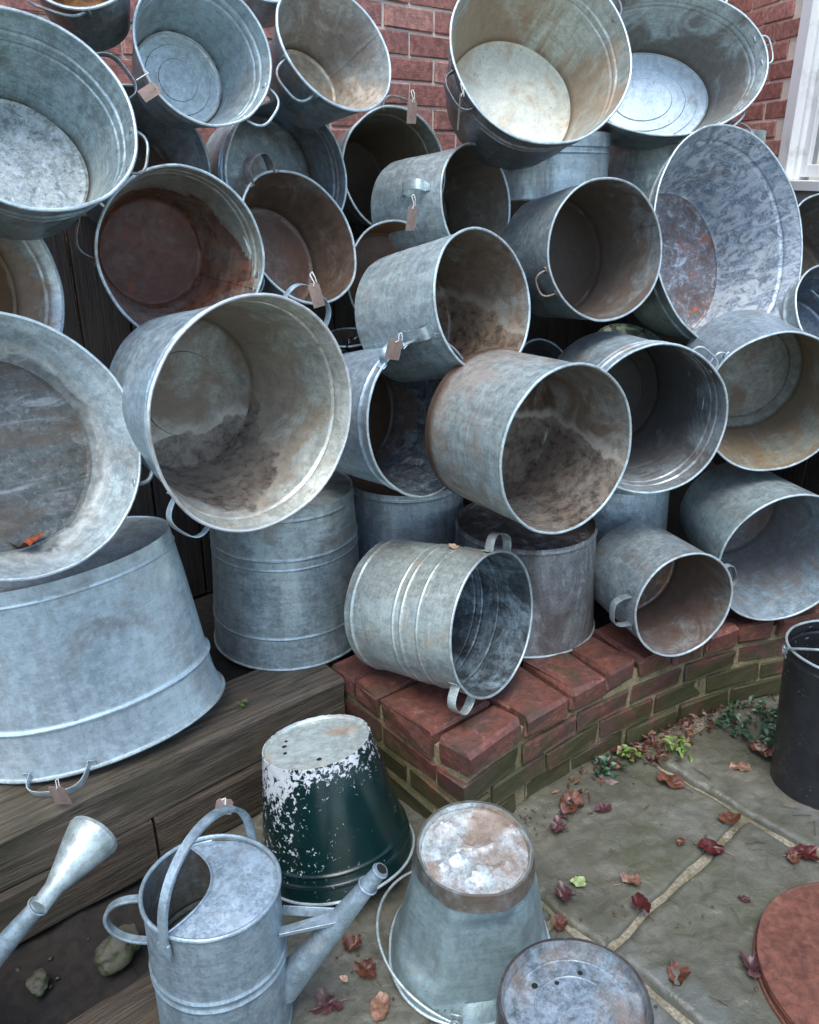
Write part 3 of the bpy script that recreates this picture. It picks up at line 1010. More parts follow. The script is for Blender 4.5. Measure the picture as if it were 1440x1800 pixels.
# ---- back row, along the wall
tub('T0', 'galvanised_bucket', 'small bucket with orange rust inside and a hanging wire handle, above the mottled-floor tub',
    Z(DARK), Z((.4, .25, .12), brown=.6, rust=.75, floor=1.0, L=.13, rustcol=(.35, .14, .03)), 'bucket',
    handles=[Hn(247, 'wire', span=.11, out=.05, lift=40)])
tub('T1', 'galvanised_tub', 'clean blue-grey round tub with rings on its floor, high beside the slant-seamed bucket',
    Z((.33, .38, .43), white=.2, brown=.25, browncol=(.12, .10, .11)), Z((.46, .54, .59), white=.4, brown=.08, floor=.3, L=.22), beads=[(.84, .004, .007), (.74, .003, .006)],
    floorm=Z((.42, .46, .47), white=.35, brown=.15, browncol=(.2, .17, .14)), rings=((.75, .003), (.45, .002)), handles=[Hn(318, 'wire', span=.10, out=.045, lift=20)])
tub('T2', 'galvanised_bucket', 'grey bucket with a slanting inside seam and tan stain, wire loop handle, before red brick',
    Z((.24, .29, .33)), Z((.40, .42, .42), white=.5, brown=.30, rust=.03, floor=.9, L=.26, browncol=(.13, .11, .095), pool=pool_of('T2', .34, .2), poolcol=((.36, .27, .17), (.60, .55, .47)), crust=.2), 'bucket',
    floorm=Z((.42, .36, .28), white=.3, brown=.4, rust=.2, browncol=(.22, .14, .08)), seam=20, handles=[Hn(212, 'wire', span=.10, out=.045, lift=-10)])
tub('T2b', 'galvanised_bucket', 'grey bucket of which only the lower rim shows, above the slant-seamed bucket',
    Z(GREY), Z(GREY, brown=.3), 'bucket')
tub('T3', 'galvanised_tub', 'large cream-floored round tub with two ribs, lying on the banded upturned tub',
    Z((.22, .22, .24), brown=.35), Z((.50, .52, .49), white=.5, brown=.42, rust=.0, floor=.5, L=.28, browncol=(.27, .21, .14), streak=(1, 1, .5)), beads=[(.80, .005, .006), (.72, .004, .006)],
    floorm=Z((.66, .65, .54), white=.5, brown=.25, dark=.25, metal=.2, browncol=(.42, .35, .24)), handles=[Hn(205, 'strap', span=.11, out=.04, w=.010), Hn(38, 'wire', span=.13, out=.035, lift=30)], seam=300)
tub('T4', 'oval_bath', 'oval bath with raised oval rings on its pale blue floor, beside the white window frame',
    Z(GREY), Z((.47, .52, .53), white=.35, brown=.42, floor=.9, L=.27, browncol=(.10, .085, .07)), 'bath', beads=[(.85, .004, .006), (.78, .004, .006)],
    floorm=Z((.50, .57, .63), white=.5, brown=.03, dark=.3), rings=((.86, .004), (.66, .004), (.45, .004)), flange=.01, amt=.006,
    handles=[Hn(12, 'wire', span=.11, out=.04), Hn(312, 'wire', span=.10, out=.03, lift=10)])
tub('U4', 'galvanised_tub', 'upturned blue-grey tub with a dark foot band, carrying the large cream-floored tub',
    Z((.44, .52, .58), white=.5, brown=.08, streak=(1, 1, .35)), DARKI, footband=(.045, .004), beads=[(.30, .003, .005)], foot=.02, amt=.005, base=DARKI)
tub('U5', 'galvanised_tub', 'upturned pale tub with a plain foot band, carrying the oval bath with rings',
    Z((.46, .53, .56), white=.45, brown=.08, streak=(1, 1, .35)), DARKI, footband=(.05, .004), foot=.02, amt=.005, base=DARKI)
tub('A', 'galvanised_tub', 'large blue-grey open tub with a mottled grey floor and two thin inner ribs',
    Z((.20, .235, .25)), Z((.37, .45, .48), white=.35, brown=.12, dark=.5, floor=.25, L=.22, browncol=(.15, .15, .13)), beads=[(.80, .004, .005), (.70, .003, .005)],
    floorm=Z((.42, .45, .44), white=1.0, wscale=38, brown=.15, dark=.65, browncol=(.13, .13, .11)),
    handles=[Hn(338, 'wire', span=.095, out=.028), Hn(24, 'strap', span=.10, out=.045, w=.006)])
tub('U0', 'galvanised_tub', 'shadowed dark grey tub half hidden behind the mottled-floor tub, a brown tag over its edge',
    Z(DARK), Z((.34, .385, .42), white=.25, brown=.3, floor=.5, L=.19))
tub('U1', 'galvanised_tub', 'deep blue tub with a ribbed inside, behind the brown bucket with the broad strap handle',
    Z(BLUE), Z((.30, .38, .46), white=.45, brown=.2, floor=.5, L=.27), beads=[(.85, .004, .006), (.75, .004, .006)], floorm=Z((.22, .255, .29), white=.35, brown=.3))
tub('U2', 'galvanised_bucket', 'olive-grey bucket with a tag on its trapezoid top handle, against the red brick',
    Z((.26, .28, .30)), Z((.25, .255, .23), white=.2, brown=.6, floor=.7, L=.31, browncol=(.12, .11, .09)), 'bucket', beads=[(.82, .003, .006)],
    handles=[Hn(80, 'wire', span=.10, out=.035, lift=15, w=.004, mat=Z((.35, .28, .25), rust=.3))])
# ---- middle rows
tub('U3', 'galvanised_can', 'pale blue-grey can lying on its side, strap handle and long brown tag on its flank',
    Z((.46, .54, .58), white=.4, brown=.06), Z(TAUPE, white=.1, brown=.55, floor=.3, L=.26, browncol=(.085, .08, .072)), 'can',
    handles=[Hn(160, 'strap', span=.075, out=.03, zf=.66, orient='a', w=.014)])
tub('B', 'galvanised_tub', 'pale tub with tan streaks, wedged between the mottled-floor tub and the wide shallow tub',
    Z(GREY), Z((.56, .60, .61), white=.5, brown=.4, floor=.9, L=.14, browncol=(.26, .18, .10)), beads=[(.78, .004, .005)], flange=.012)
tub('V1', 'galvanised_tub', 'tub with a deep rust-brown floor and lower wall, strap handle at its side',
    Z((.13, .15, .165)), Z((.42, .44, .40), white=.3, brown=.25, rust=.05, floor=.5, L=.27, browncol=(.15, .12, .09), pool=pool_of('V1', .60, 1.6), poolcol=((.065, .020, .011), (.19, .060, .028)), crust=.1), beads=[(.90, .003, .005), (.82, .003, .005)],
    floorm=Z((.12, .045, .028), white=.04, brown=.6, rust=.5, metal=.05, browncol=(.075, .030, .022), rustcol=(.17, .050, .022)),
    handles=[Hn(160, 'strap', span=.12, out=.04, w=.008), Hn(338, 'wire', span=.04, out=.02)], seam=335)
tub('V2', 'brown_bucket', 'dark brown-stained bucket with a broad strap handle on top, beside the rust-floored tub',
    Z((.25, .25, .26)), Z((.20, .185, .17), white=.3, brown=.72, rust=.10, floor=.6, L=.25, browncol=(.055, .038, .028)), 'bucket', rim=RIMG,
    floorm=Z((.13, .085, .065), white=.15, brown=.6, rust=.3, browncol=(.07, .042, .03), rustcol=(.14, .055, .028)),
    handles=[Hn(112, 'strap', span=.085, out=.05, w=.013, lift=30, zf=.97)])
tub('V3', 'rusty_bucket', 'small rusty-brown open bucket behind the blotched pale bucket with the flat flank handle',
    Z((.25, .22, .2), rust=.3), Z((.36, .29, .22), white=.15, brown=.75, rust=.55, floor=.5, L=.12, metal=.2, browncol=(.19, .12, .075), rustcol=(.2, .085, .04)), 'bucket')
tub('V4', 'galvanised_bucket', 'pale bucket on its side with brown blotched inside, flat strap handle low on its flank',
    Z((.47, .55, .58), white=.5, brown=.05), Z((.33, .32, .29), white=.5, brown=.55, rust=.2, floor=.4, L=.32, browncol=(.12, .09, .065), pool=pool_of('V4', .45, .3), poolcol=((.075, .055, .04), (.24, .175, .12)), crust=.3), 'bucket', amt=.01,
    handles=[Hn(195, 'strap', span=.075, out=.016, zf=.74, orient='a', w=.016)], seam=199)
tub('V5', 'galvanised_bucket', 'dull grey bucket with a dark inside and one inside seam, below the upturned tubs',
    Z((.30, .345, .37), brown=.2), Z((.32, .33, .34), white=.4, brown=.6, rust=.16, floor=1.0, L=.3, browncol=(.085, .068, .055)), 'bucket', rim=RIMG,
    seam=22, handles=[Hn(203, 'wire', span=.07, out=.035, lift=-30, mat=Z((.3, .22, .18), rust=.5))])
tub('V6', 'oval_bath', 'white-speckled oval bath leaning on its end, orange rust on its floor',
    Z(GREY), Z((.34, .39, .48), white=1.3, wscale=26, wr=(.44, .60), metal=.25, brown=.05, rust=.03, spang=1.4, dark=.5, streak=(1, 1, .45), L=.36), 'bath',
    beads=[(.80, .006, .010)], amt=.008, floorm=Z((.22, .19, .20), white=.9, wscale=20, brown=.4, rust=.40, browncol=(.075, .05, .045), rustcol=(.36, .11, .035)),
    handles=[Hn(72, 'wire', span=.10, out=.05, lift=-15, mat=Z((.25, .24, .24), rust=.2))])
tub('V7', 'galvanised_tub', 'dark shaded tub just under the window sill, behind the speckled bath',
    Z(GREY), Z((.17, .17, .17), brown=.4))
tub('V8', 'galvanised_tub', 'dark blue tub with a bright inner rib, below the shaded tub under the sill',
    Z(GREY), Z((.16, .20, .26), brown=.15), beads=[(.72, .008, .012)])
tub('V9', 'galvanised_can', 'small dark open can in the gap under the blotched pale bucket',
    Z(BLUE), DARKI, 'can')
tub('N1', 'enamel_can', 'small black speckled can in the gap between the tagged tub and the blotched bucket',
    painted((.012, .012, .014), .35, off=4), DARKI, 'can', handles=[Hn(20, 'strap', span=.06, out=.05, lift=60, w=.006)])
# ---- front row
CI = Z((.44, .50, .53), white=.5, brown=.2, browncol=(.12, .115, .10), L=.125, pool=((0, 0, -1), -.040, -.022), poolcol=((.016, .017, .016), (.085, .09, .086)), crust=.3, wetgloss=-.06)
CF = Z((.085, .092, .09), white=.28, wscale=12, brown=.5, dark=.6, metal=.1, rough=.45, browncol=(.06, .056, .048), streak=(.5, 1.6, 1))
tub('C', 'galvanised_tub', 'wide shallow tub with a dark wet floor, propped on the upturned oval bath',
    Z((.3, .35, .39)), CI, amt=.016, bend=.008, bowl=.85, floorm=CF, foot=.008, handles=[Hn(341, 'wire', span=.115, out=.035, w=.0045)])
tub('W1', 'galvanised_tub', 'big deep tub with a cream inside, dark low wedge and tagged strap handle',
    Z((.36, .45, .52), white=.3), Z((.56, .56, .51), white=.6, brown=.34, dark=.4, floor=1.0, L=.34, browncol=(.19, .15, .11), pool=pool_of('W1', .22, .75), crust=.1), rim=zinc((.64, .66, .63), white=.7, brown=.15, spang=.2, dark=.3), beads=[(.87, .004, .006)], flange=.006,  # pool here draws a darker wedge low on the inner wall
    floorm=Z((.29, .285, .26), white=.25, brown=.6, browncol=(.15, .125, .10), pool=pool_of('W1', .16, .6)), rings=((.55, .003),), seam=30,
    handles=[Hn(226, 'strap', span=.10, out=.045, w=.009, lift=10), Hn(52, 'strap', span=.12, out=.055, w=.009, lift=5)])
tub('W2', 'galvanised_bucket', 'blue bucket with a wide bright collar and a square tag at its rim',
    Z((.40, .49, .60), white=.3, brown=.03), Z((.11, .14, .18), white=.55, brown=.25, dark=.6, floor=.5, L=.31), 'bucket', beads=[(.86, .006, .010)], flange=.006,
    handles=[Hn(117, 'strap', span=.07, out=.03, w=.011, lift=25, zf=.98)])
tub('W3', 'galvanised_bucket', 'fat grey bucket on its side with a brown scaly inside, above the dark stained can',
    Z((.40, .455, .46), white=.45, brown=.2, floor=.8, L=.32, browncol=(.17, .12, .095)), Z((.40, .37, .335), white=.55, brown=.55, rust=.14, floor=.3, L=.32, browncol=(.13, .095, .072), pool=pool_of('W3', .42, .25), crust=.5), 'bucket', amt=.01)
tub('W4', 'galvanised_bucket', 'blue-grey ribbed bucket with black stains inside, next to the fat grey bucket',
    Z((.44, .51, .55), white=.35), Z((.33, .37, .40), white=.45, brown=.52, floor=.8, L=.41, browncol=(.05, .045, .043)), 'bucket', beads=[(.88, .005, .006), (.80, .004, .006)], rings=((.7, .004),),
    handles=[Hn(50, 'wire', span=.09, out=.028, lift=20)])
tub('W5', 'galvanised_bucket', 'grey bucket with an olive-brown lower inside, under the speckled leaning bath',
    Z((.38, .44, .50), white=.25), Z((.35, .34, .29), white=.3, brown=.55, floor=.6, L=.34, browncol=(.17, .135, .085)), 'bucket', rings=((.8, .002),),
    floorm=Z((.22, .225, .215), white=.2, brown=.4), handles=[Hn(147, 'wire', span=.06, out=.025, lift=20)])
tub('X0', 'oval_bath', 'big upturned pale oval bath with a raised bead, tagged handle at its foot',
    Z((.50, .58, .64), white=.5, brown=.05, dark=.3), DARKI, 'bath', base=Z((.46, .53, .58), white=.4, brown=.12), beads=[(.08, .003, .005), (.74, .008, .009)], foot=.003, flange=.010, amt=.006, rimr=.0055,
    seam=103, handles=[Hn(116, 'strap', span=.14, out=.055, w=.011, lift=20, zf=.97)])
tub('X1', 'galvanised_tub', 'tall upturned tub with pale scratches and faint ribs, under the big cream-sided tub',
    Z((.35, .41, .435), white=.5, brown=.12, streak=(.8, .8, 1.2)), DARKI, base=Z((.42, .46, .48), brown=.2), beads=[(.06, .003, .006), (.30, .003, .005), (.36, .002, .004), (.80, .003, .005)], foot=.007, amt=.006, seam=215)
tub('X2', 'galvanised_tub', 'short upturned tub with a brown stained base, under the blue collared bucket',
    Z((.46, .51, .56), white=.4, brown=.15), DARKI, base=Z((.16, .14, .12), brown=.7), beads=[(.05, .003, .006)], foot=.025, amt=.006)
tub('X3', 'stained_can', 'dark brown upturned can streaked with white bloom, standing on the brick wall corner',
    Z((.27, .27, .275), white=.75, brown=.45, browncol=(.045, .032, .03), streak=(1, 1, .4)), DARKI, 'can', base=Z((.14, .12, .115), white=.6, brown=.6, browncol=(.03, .022, .02)), foot=.012, amt=.006, beads=[(.04, .003, .006)])
tub('X5', 'galvanised_bucket', 'plain pale blue upturned bucket standing between the dark stained can and the squat bucket',
    Z((.48, .56, .62), white=.35, brown=.03, rust=.04), DARKI, 'bucket', footband=(.03, .002), foot=.015, amt=.004)
tub('X4', 'galvanised_bucket', 'olive-grey ribbed bucket lying on the brick corner, mottled blue-black inside, two strap handles',
    Z((.42, .455, .44), white=.45, brown=.18, browncol=(.22, .17, .12)), Z((.36, .46, .54), white=.5, wscale=22, brown=.62, dark=.8, browncol=(.02, .027, .033), L=.36), 'bucket', rim=RIMG,
    beads=[(.07, .004, .008), (.48, .0025, .005), (.55, .0025, .005), (.70, .002, .004)], amt=.008,
    handles=[Hn(66, 'strap', span=.085, out=.045, w=.013, zf=.95), Hn(224, 'strap', span=.085, out=.05, w=.013, zf=.95)])
tub('X6', 'galvanised_bucket', 'squat dark grey bucket on the wall coping with looped handles and a rust patch inside',
    Z((.31, .355, .385), white=.6, brown=.18), Z((.26, .24, .23), white=.5, brown=.62, rust=.16, floor=.8, L=.29, browncol=(.085, .06, .05)), 'bucket', amt=.01,
    floorm=Z((.2, .15, .12), brown=.6, rust=.5, rustcol=(.26, .10, .03)),
    handles=[Hn(183, 'strap', span=.09, out=.05, w=.013, zf=.86), Hn(22, 'strap', span=.07, out=.028, w=.010, zf=.93)])
tub('X7', 'galvanised_bucket', 'smooth blue-grey bucket with a purplish floor, lying on the coping beside the squat bucket',
    Z((.37, .43, .45), white=.25, brown=.12), Z((.36, .45, .53), white=.3, brown=.36, floor=.9, L=.39, browncol=(.13, .115, .105)), 'bucket', rings=((.8, .003),),
    floorm=Z((.22, .20, .21), white=.25, brown=.5, browncol=(.11, .09, .09)))
# lid covered in lichen
mm = NT('lichened_metal')
P_ = mm.coords()
l1 = mm.noise(P_, 22, 6, .65, .8)
l2 = mm.noise(P_, 60, 5, .7)
cc = mm.mix(mm.ramp(l1, .46, .52), (.06, .07, .06), mm.mix(l2, (.10, .14, .06), (.38, .50, .40)))
M_LICH = mm.out(cc, .85, 0, mm.bump(l1, .8, .006))
V['V10'] = (V['V10'][0], (-.1007, .453, -.8858), V['V10'][2], V['V10'][3], V['V10'][4], V['V10'][5], 1.0)
b_ = Vector(V['V10'][0]) + Vector((.1007, -.453, .8858)) * V['V10'][3]
V['V10'] = (tuple(b_), V['V10'][1], V['V10'][2], V['V10'][3], V['V10'][5] * .96, V['V10'][5], 1.0)
tub('V10', 'lichened_pan', 'upturned pan crusted with green lichen under the dull grey bucket', Z(DARK, brown=.4), Z(DARK), 'pan', base=M_LICH, foot=.006)

# ---- on the ground
tub('G1', 'green_bucket', 'upturned dark green painted bucket with flaking white paint, holes in its base',
    painted((.0025, .018, .017), .40, off=1, Lz=.31), DARKI, 'bucket', base=Z((.56, .60, .58), white=.6, brown=.36, browncol=(.24, .16, .10)), beads=[(.80, .004, .006), (.88, .003, .006)], foot=.008, amt=.006)
tub('G2', 'galvanised_bucket', 'dented upturned grey bucket with a crumpled peeling base and a fallen wire handle',
    Z((.27, .345, .365), white=.15, brown=.06, spang=.3, dark=.3, rough=.48), DARKI, 'bucket', base=Z((.50, .53, .54), white=1.0, wscale=16, brown=.5, rust=.2, dark=.6, rough=.42, metal=.3, browncol=(.16, .11, .07)), footband=(.040, .004), fbm=Z((.17, .165, .155), white=.3, brown=.55, rust=.12, browncol=(.065, .055, .045)), foot=.014, amt=.03, bend=.014,
    dents=((-5, .40, .42, .08), (-62, .5, .4, .07)),
    facets=((-8, .855, .16, .97), (48, .93, .05, .8), (100, .92, .2, .9), (-75, .93, .1, .9)))
W['G2'].bail(12, 104, Z(GREY), zf=.97, sag=1.14)
RIMD = Z((.06, .06, .065), brown=.3)
tub('G3', 'galvanised_bucket', 'upturned bucket with a dark rim and a stepped pale base pierced by small holes',
    Z((.16, .16, .17), brown=.5), DARKI, 'bucket', base=Z((.33, .39, .45), white=.5, brown=.36, dark=.65, rough=.36), fbm=Z((.055, .055, .06), white=.1, brown=.2, metal=.2), footband=(.03, .004), foot=.024, amt=.012, rimr=.006)
tub('G6', 'black_bucket', 'upright black-painted bucket with a wire handle, on the paving by the curved wall',
    painted((.020, .022, .025), .26, (.16, .17, .18), off=2), painted((.02, .022, .025), .25, (.3, .32, .33), off=6), 'bucket', rim=Z(GREY), beads=[(.93, .003, .008)])
W['G6'].bail(256, 55, Z(PALE))
M_RUST = plain('rust_red_iron', (.075, .026, .015), (.19, .072, .044), .7, .0, 45, .9)
tub('G7', 'iron_disc', 'flat round rust-red iron disc lying on the paving',
    M_RUST, M_RUST, 'disc', foot=.002, amt=.006, rimr=.005, rim=M_RUST)

# base details for the upturned buckets on the ground
def base_bits(v, holes, r0=None, ring=None, mat=None, lump=None):
    """holes: (angle, radius fraction, size) drilled marks; ring: pressed rings, on the outside of the base"""
    fz = .0
    for (g, q, sz) in holes:
        bm = bmesh.new()
        p = Vector((cos(R(g)) * v.rb * q, sin(R(g)) * v.rb * q, v_foot[v] - .0012))
        n = 12
        c0 = [bm.verts.new(p + Vector((cos(2 * pi * i / n) * sz, sin(2 * pi * i / n) * sz, 0))) for i in range(n)]
        c1 = [bm.verts.new(p + Vector((cos(2 * pi * i / n) * sz, sin(2 * pi * i / n) * sz, .001))) for i in range(n)]
        bm.faces.new(c0)
        for i in range(n):
            bm.faces.new((c0[i], c0[(i + 1) % n], c1[(i + 1) % n], c1[i]))
        obj('hole', bm, M_HOLE, v.root, False)
    for (q, h) in (ring or ()):
        bm = bmesh.new()
        pts = [Vector((cos(2 * pi * i / 64) * v.rb * q, sin(2 * pi * i / 64) * v.rb * q, v_foot[v] + .001)) for i in range(64)]
        sweep(bm, pts, Vector((0, 0, 1)), h, None, 8, True)
        obj('pressed_ring', bm, mat, v.root)
M_HOLE = plain('hole_dark', (.004, .004, .004), (.01, .01, .01), .9)
v_foot = {W['G1']: .008, W['G3']: .024, W['G2']: .014}
base_bits(W['G1'], [(95, .62, .006), (70, .60, .005), (112, .66, .004), (-10, .6, .006)], ring=())
base_bits(W['G3'], [(20, .55, .005), (-25, .62, .004), (60, .58, .007), (130, .62, .006), (160, .45, .004), (200, .6, .005)], ring=((.52, .003), (.80, .003)), mat=W['G3'].body.data.materials[2])
# crumpled foil-like crust on the dented bucket's base
bm = bmesh.new()
v = W['G2']
n, mrad = 40, 14
rows = []
for j in range(mrad + 1):
    q = j / mrad * .93
    row = []
    for i in range(n):
        g = 2 * pi * i / n
        z = v_foot[v] - .002 - .022 * max(0, mnoise.fractal(Vector((cos(g) * q * 3.0, sin(g) * q * 3.0, 4.2)), 1, 2, 4)) * (1 - q ** 6)
        row.append(bm.verts.new((cos(g) * q * v.rb, sin(g) * q * v.rb, z)))
        if j == 0:
            break
    rows.append(row)
for j in range(mrad):
    for i in range(n):
        k = (i + 1) % n
        if j == 0:
            bm.faces.new((rows[0][0], rows[1][k], rows[1][i]))
        else:
            bm.faces.new((rows[j][i], rows[j][k], rows[j + 1][k], rows[j + 1][i]))
bmesh.ops.recalc_face_normals(bm, faces=bm.faces)
obj('crumpled_base', bm, v.body.data.materials[2], v.root, True, 25)
# ------------------------------------------------------------------ watering cans
M_CAN = Z((.28, .345, .40), white=.25, brown=.04, spang=.7, dark=.35)
M_CANI = Z((.20, .22, .23), brown=.4)
M_CANTOP = Z((.36, .44, .53), white=.6, brown=.0, spang=1.4, dark=.35)
def tube(bm, p0, p1, r0, r1, n=20, cap=True, mid=()):
    pts = [p0.lerp(p1, f) for f in (0, .15, .3, .45, .6, .75, .9, 1)]
    d = (p1 - p0).normalized()
    s = d.orthogonal().normalized()
    sweep(bm, pts, s, 1.0, None, n, False, [r0 + (r1 - r0) * f for f in (0, .15, .3, .45, .6, .75, .9, 1)])
def watering_can(name, label, origin, yaw, tip, rose=None, Ht=.384, R0=.130, R1=.126, pbase=None, full=True):
    rot = Matrix.Rotation(yaw, 3, 'Z')
    root = tag(empty(name, origin, rot), label, 'watering can')
    inv = root.matrix_world.inverted()
    N = 64
    d = deform(len(label), .010, .003)
    def pt(th, r, z):
        return Vector((r * cos(th) * d(th, z / Ht), r * .97 * sin(th) * d(th, z / Ht), z))
    def wall(z):
        r = R0 + (R1 - R0) * z / Ht
        for bz in (.205, .225, .03):
            x = (z - bz) / .007
            if abs(x) < 1:
                r += .0035 * .5 * (1 + cos(pi * x))
        return r
    zs = sorted(set([0, .01] + [Ht * i / 20 for i in range(1, 21)] + [b + k * .0035 for b in (.205, .225, .03) for k in (-2, -1, 0, 1, 2)]))
    bm = bmesh.new()
    P = [(0, .006)] + [(wall(z), z) for z in zs] + [(wall(Ht) - .0016, Ht)] + [(wall(z) - .0018, z) for z in reversed(zs) if .01 < z < Ht - .001] + [(0, .012)]
    rows = []
    for (r, z) in P:
        rows.append([bm.verts.new((0, 0, z))] if r == 0 else [bm.verts.new(pt(2 * pi * k / N, r, z)) for k in range(N)])
    ni = len(zs) + 2
    for i in range(len(rows) - 1):
        A, B = rows[i], rows[i + 1]
        for k in range(N):
            k2 = (k + 1) % N
            f = bm.faces.new((A[0], B[k2], B[k])) if len(A) == 1 else bm.faces.new((A[k], A[k2], B[0])) if len(B) == 1 else bm.faces.new((A[k], A[k2], B[k2], B[k]))
            f.material_index = 1 if i >= ni - 1 else 0
    bmesh.ops.recalc_face_normals(bm, faces=bm.faces)
    obj('body', bm, [M_CAN, M_CANI], root, True, 42)
    bm = bmesh.new()
    sweep(bm, [pt(2 * pi * k / N, wall(Ht) + .001, Ht) for k in range(N)], UP, .0042, None, 8, True)
    obj('rim', bm, M_CAN, root)
    # domed cover over the front of the opening, its inner edge a concave arc
    bm = bmesh.new()
    ni_, nj = 26, 24
    grid = []
    for j in range(nj + 1):
        y = -1 + 2 * j / nj
        ymax = .985 * (R1 - .002)
        yy = y * ymax
        xo = math.sqrt(max(0, (R1 - .002) ** 2 - yy ** 2))
        xi = -.035 - .030 * (y * y) + .055 * (1 - y * y) - .02
        xi = max(xi, -xo) if xo > 0 else 0
        row = []
        for i in range(ni_ + 1):
            f = i / ni_
            x = xi + (xo - xi) * f
            rr = math.hypot(x, yy) / R1
            row.append(bm.verts.new((x, yy * .97, Ht - .010 + .010 * max(0, 1 - rr * rr) + .0008 * mnoise.noise(Vector((x * 40, yy * 40, 1))))))
        grid.append(row)
    for j in range(nj):
        for i in range(ni_):
            bm.faces.new((grid[j][i], grid[j][i + 1], grid[j + 1][i + 1], grid[j + 1][i]))
    cv = obj('cover', bm, M_CANTOP, root, True, 60)
    bm = bmesh.new()
    sweep(bm, [grid[j][0].co.copy() if False else Vector(c) for j, c in enumerate(edge_pts(Ht, R1, nj))], UP, .0025, None, 6)
    obj('cover_edge', bm, M_CAN, cv)
    # hoop handle over the top
    bm = bmesh.new()
    g = R(62)
    h = Vector((cos(g), sin(g), 0))
    pts = []
    for i in range(33):
        q = pi * i / 32
        pts.append(Vector((0, 0, Ht - .02)) + h * (R1 + .004) * cos(q) + Vector((-.012, 0, 1)) * (.165 * sin(q) ** .8))
    sweep(bm, pts, h.cross(UP), .0095, .0045)
    sweep(bm, [p + UP * .001 for p in pts], h.cross(UP), .0042, None, 6)
    hd = obj('top_handle', bm, M_CAN, root, True, 50)
    for sg in (1, -1):
        bm = bmesh.new()
        add_box(bm, Vector((0, 0, Ht - .028)) + h * (sg * (R1 + .005)), h.cross(UP), UP, h, .026, .034, .008, .003, 2)
        obj('handle_lug', bm, M_CAN, hd)
    # rear loop handle
    bm = bmesh.new()
    g = R(178)
    u = Vector((cos(g), sin(g), 0))
    pts = []
    for i in range(25):
        q = pi * i / 24
        pts.append(u * (R1 - .001 + .085 * sin(q) ** .75) + UP * (Ht - .035 - .055 * (1 - cos(q))))
    sweep(bm, pts, u.cross(UP), .0085, .0035)
    obj('rear_handle', bm, M_CAN, root, True, 50)
    # spout
    b0 = pbase if pbase is not None else Vector((R0 - .012, .004, .10))
    tp = inv @ Vector(tip)
    bm = bmesh.new()
    tube(bm, b0, tp, .034, .0135, 24)
    sp = obj('spout', bm, M_CAN, root)
    dsp = (tp - b0).normalized()
    bm = bmesh.new()
    s_ = dsp.orthogonal().normalized()
    sweep(bm, [tp - dsp * .006 + (s_ * cos(2 * pi * k / 20) + dsp.cross(s_) * sin(2 * pi * k / 20)) * .0145 for k in range(20)], dsp, .0022, None, 6, True)
    sweep(bm, [tp - dsp * .05 + (s_ * cos(2 * pi * k / 20) + dsp.cross(s_) * sin(2 * pi * k / 20)) * .0185 for k in range(20)], dsp, .0022, None, 6, True)
    obj('collar', bm, M_CAN, sp)
    bm = bmesh.new()
    n = 18
    ring = [tp + dsp * .0006 + (s_ * cos(2 * pi * k / n) + dsp.cross(s_) * sin(2 * pi * k / n)) * .0108 for k in range(n)]
    bm.faces.new([bm.verts.new(p) for p in ring])
    obj('opening', bm, M_HOLE, sp, False)
    # forked brace plate from body to spout
    bm = bmesh.new()
    q = b0.lerp(tp, .62)
    top = Vector((R1 - .001, .03, Ht - .095))
    low = Vector((R1 - .001, -.035, Ht - .095))
    mid = Vector((R1 + .05, 0, Ht - .09)).lerp(q, .25)
    def plate(vs):
        a = [bm.verts.new(v + UP * .0012) for v in vs]
        b = [bm.verts.new(v - UP * .0012) for v in vs]
        bm.faces.new(a)
        bm.faces.new(list(reversed(b)))
        for i in range(len(vs)):
            k = (i + 1) % len(vs)
            bm.faces.new((a[k], a[i], b[i], b[k]))
    plate([top, top + Vector((0, -.018, 0)), mid, low + Vector((0, .018, 0)), low, q + Vector((0, -.014, 0)), q + Vector((0, .014, 0))])
    sweep(bm, [low, q + Vector((0, -.014, 0))], UP, .004, .0014)
    sweep(bm, [top, q + Vector((0, .014, 0))], UP, .004, .0014)
    obj('brace', bm, M_CAN, root, False)
    if rose:
        r1 = inv @ Vector(rose)
        bm = bmesh.new()
        ax = (r1 - tp).normalized()
        s_ = ax.orthogonal().normalized()
        L_ = (r1 - tp).length
        sweep(bm, [tp + ax * (L_ * f) for f in (-.35, -.1, 0, .3, .6, .9, 1.0)], s_, 1.0, None, 32, False, [.0165, .0172, .0175, .028, .039, .049, .0515])
        sweep(bm, [tp + ax * (L_ * f) for f in (1.0, 1.06, 1.10)], s_, 1.0, None, 32, False, [.0525, .051, .035])
        obj('rose', bm, M_CANR, root)
    return root
def edge_pts(Ht, R1, nj):
    out = []
    for j in range(nj + 1):
        y = -1 + 2 * j / nj
        yy = y * .985 * (R1 - .002)
        xo = math.sqrt(max(0, (R1 - .002) ** 2 - yy ** 2))
        xi = max(-.035 - .030 * (y * y) + .055 * (1 - y * y) - .02, -xo)
        out.append((xi, yy * .97, Ht - .008 + .010 * max(0, 1 - (xi * xi + yy * yy) / R1 ** 2)))
    return out
M_CANR = Z((.42, .47, .47), white=.5, brown=.05)
watering_can('watering_can', 'galvanised watering can with hoop handle, half cover and bare spout beside the green bucket',
             (-.372, 1.150, 0), R(2), (-.052, 1.155, .418))
watering_can('watering_can', 'second watering can whose spout carries a flared rose in front of the sleepers',
             (-1.03, .98, 0), R(40), (-.651, 1.120, .409), rose=(-.615, 1.225, .428), Ht=.33, pbase=Vector((.10, .005, .06)))

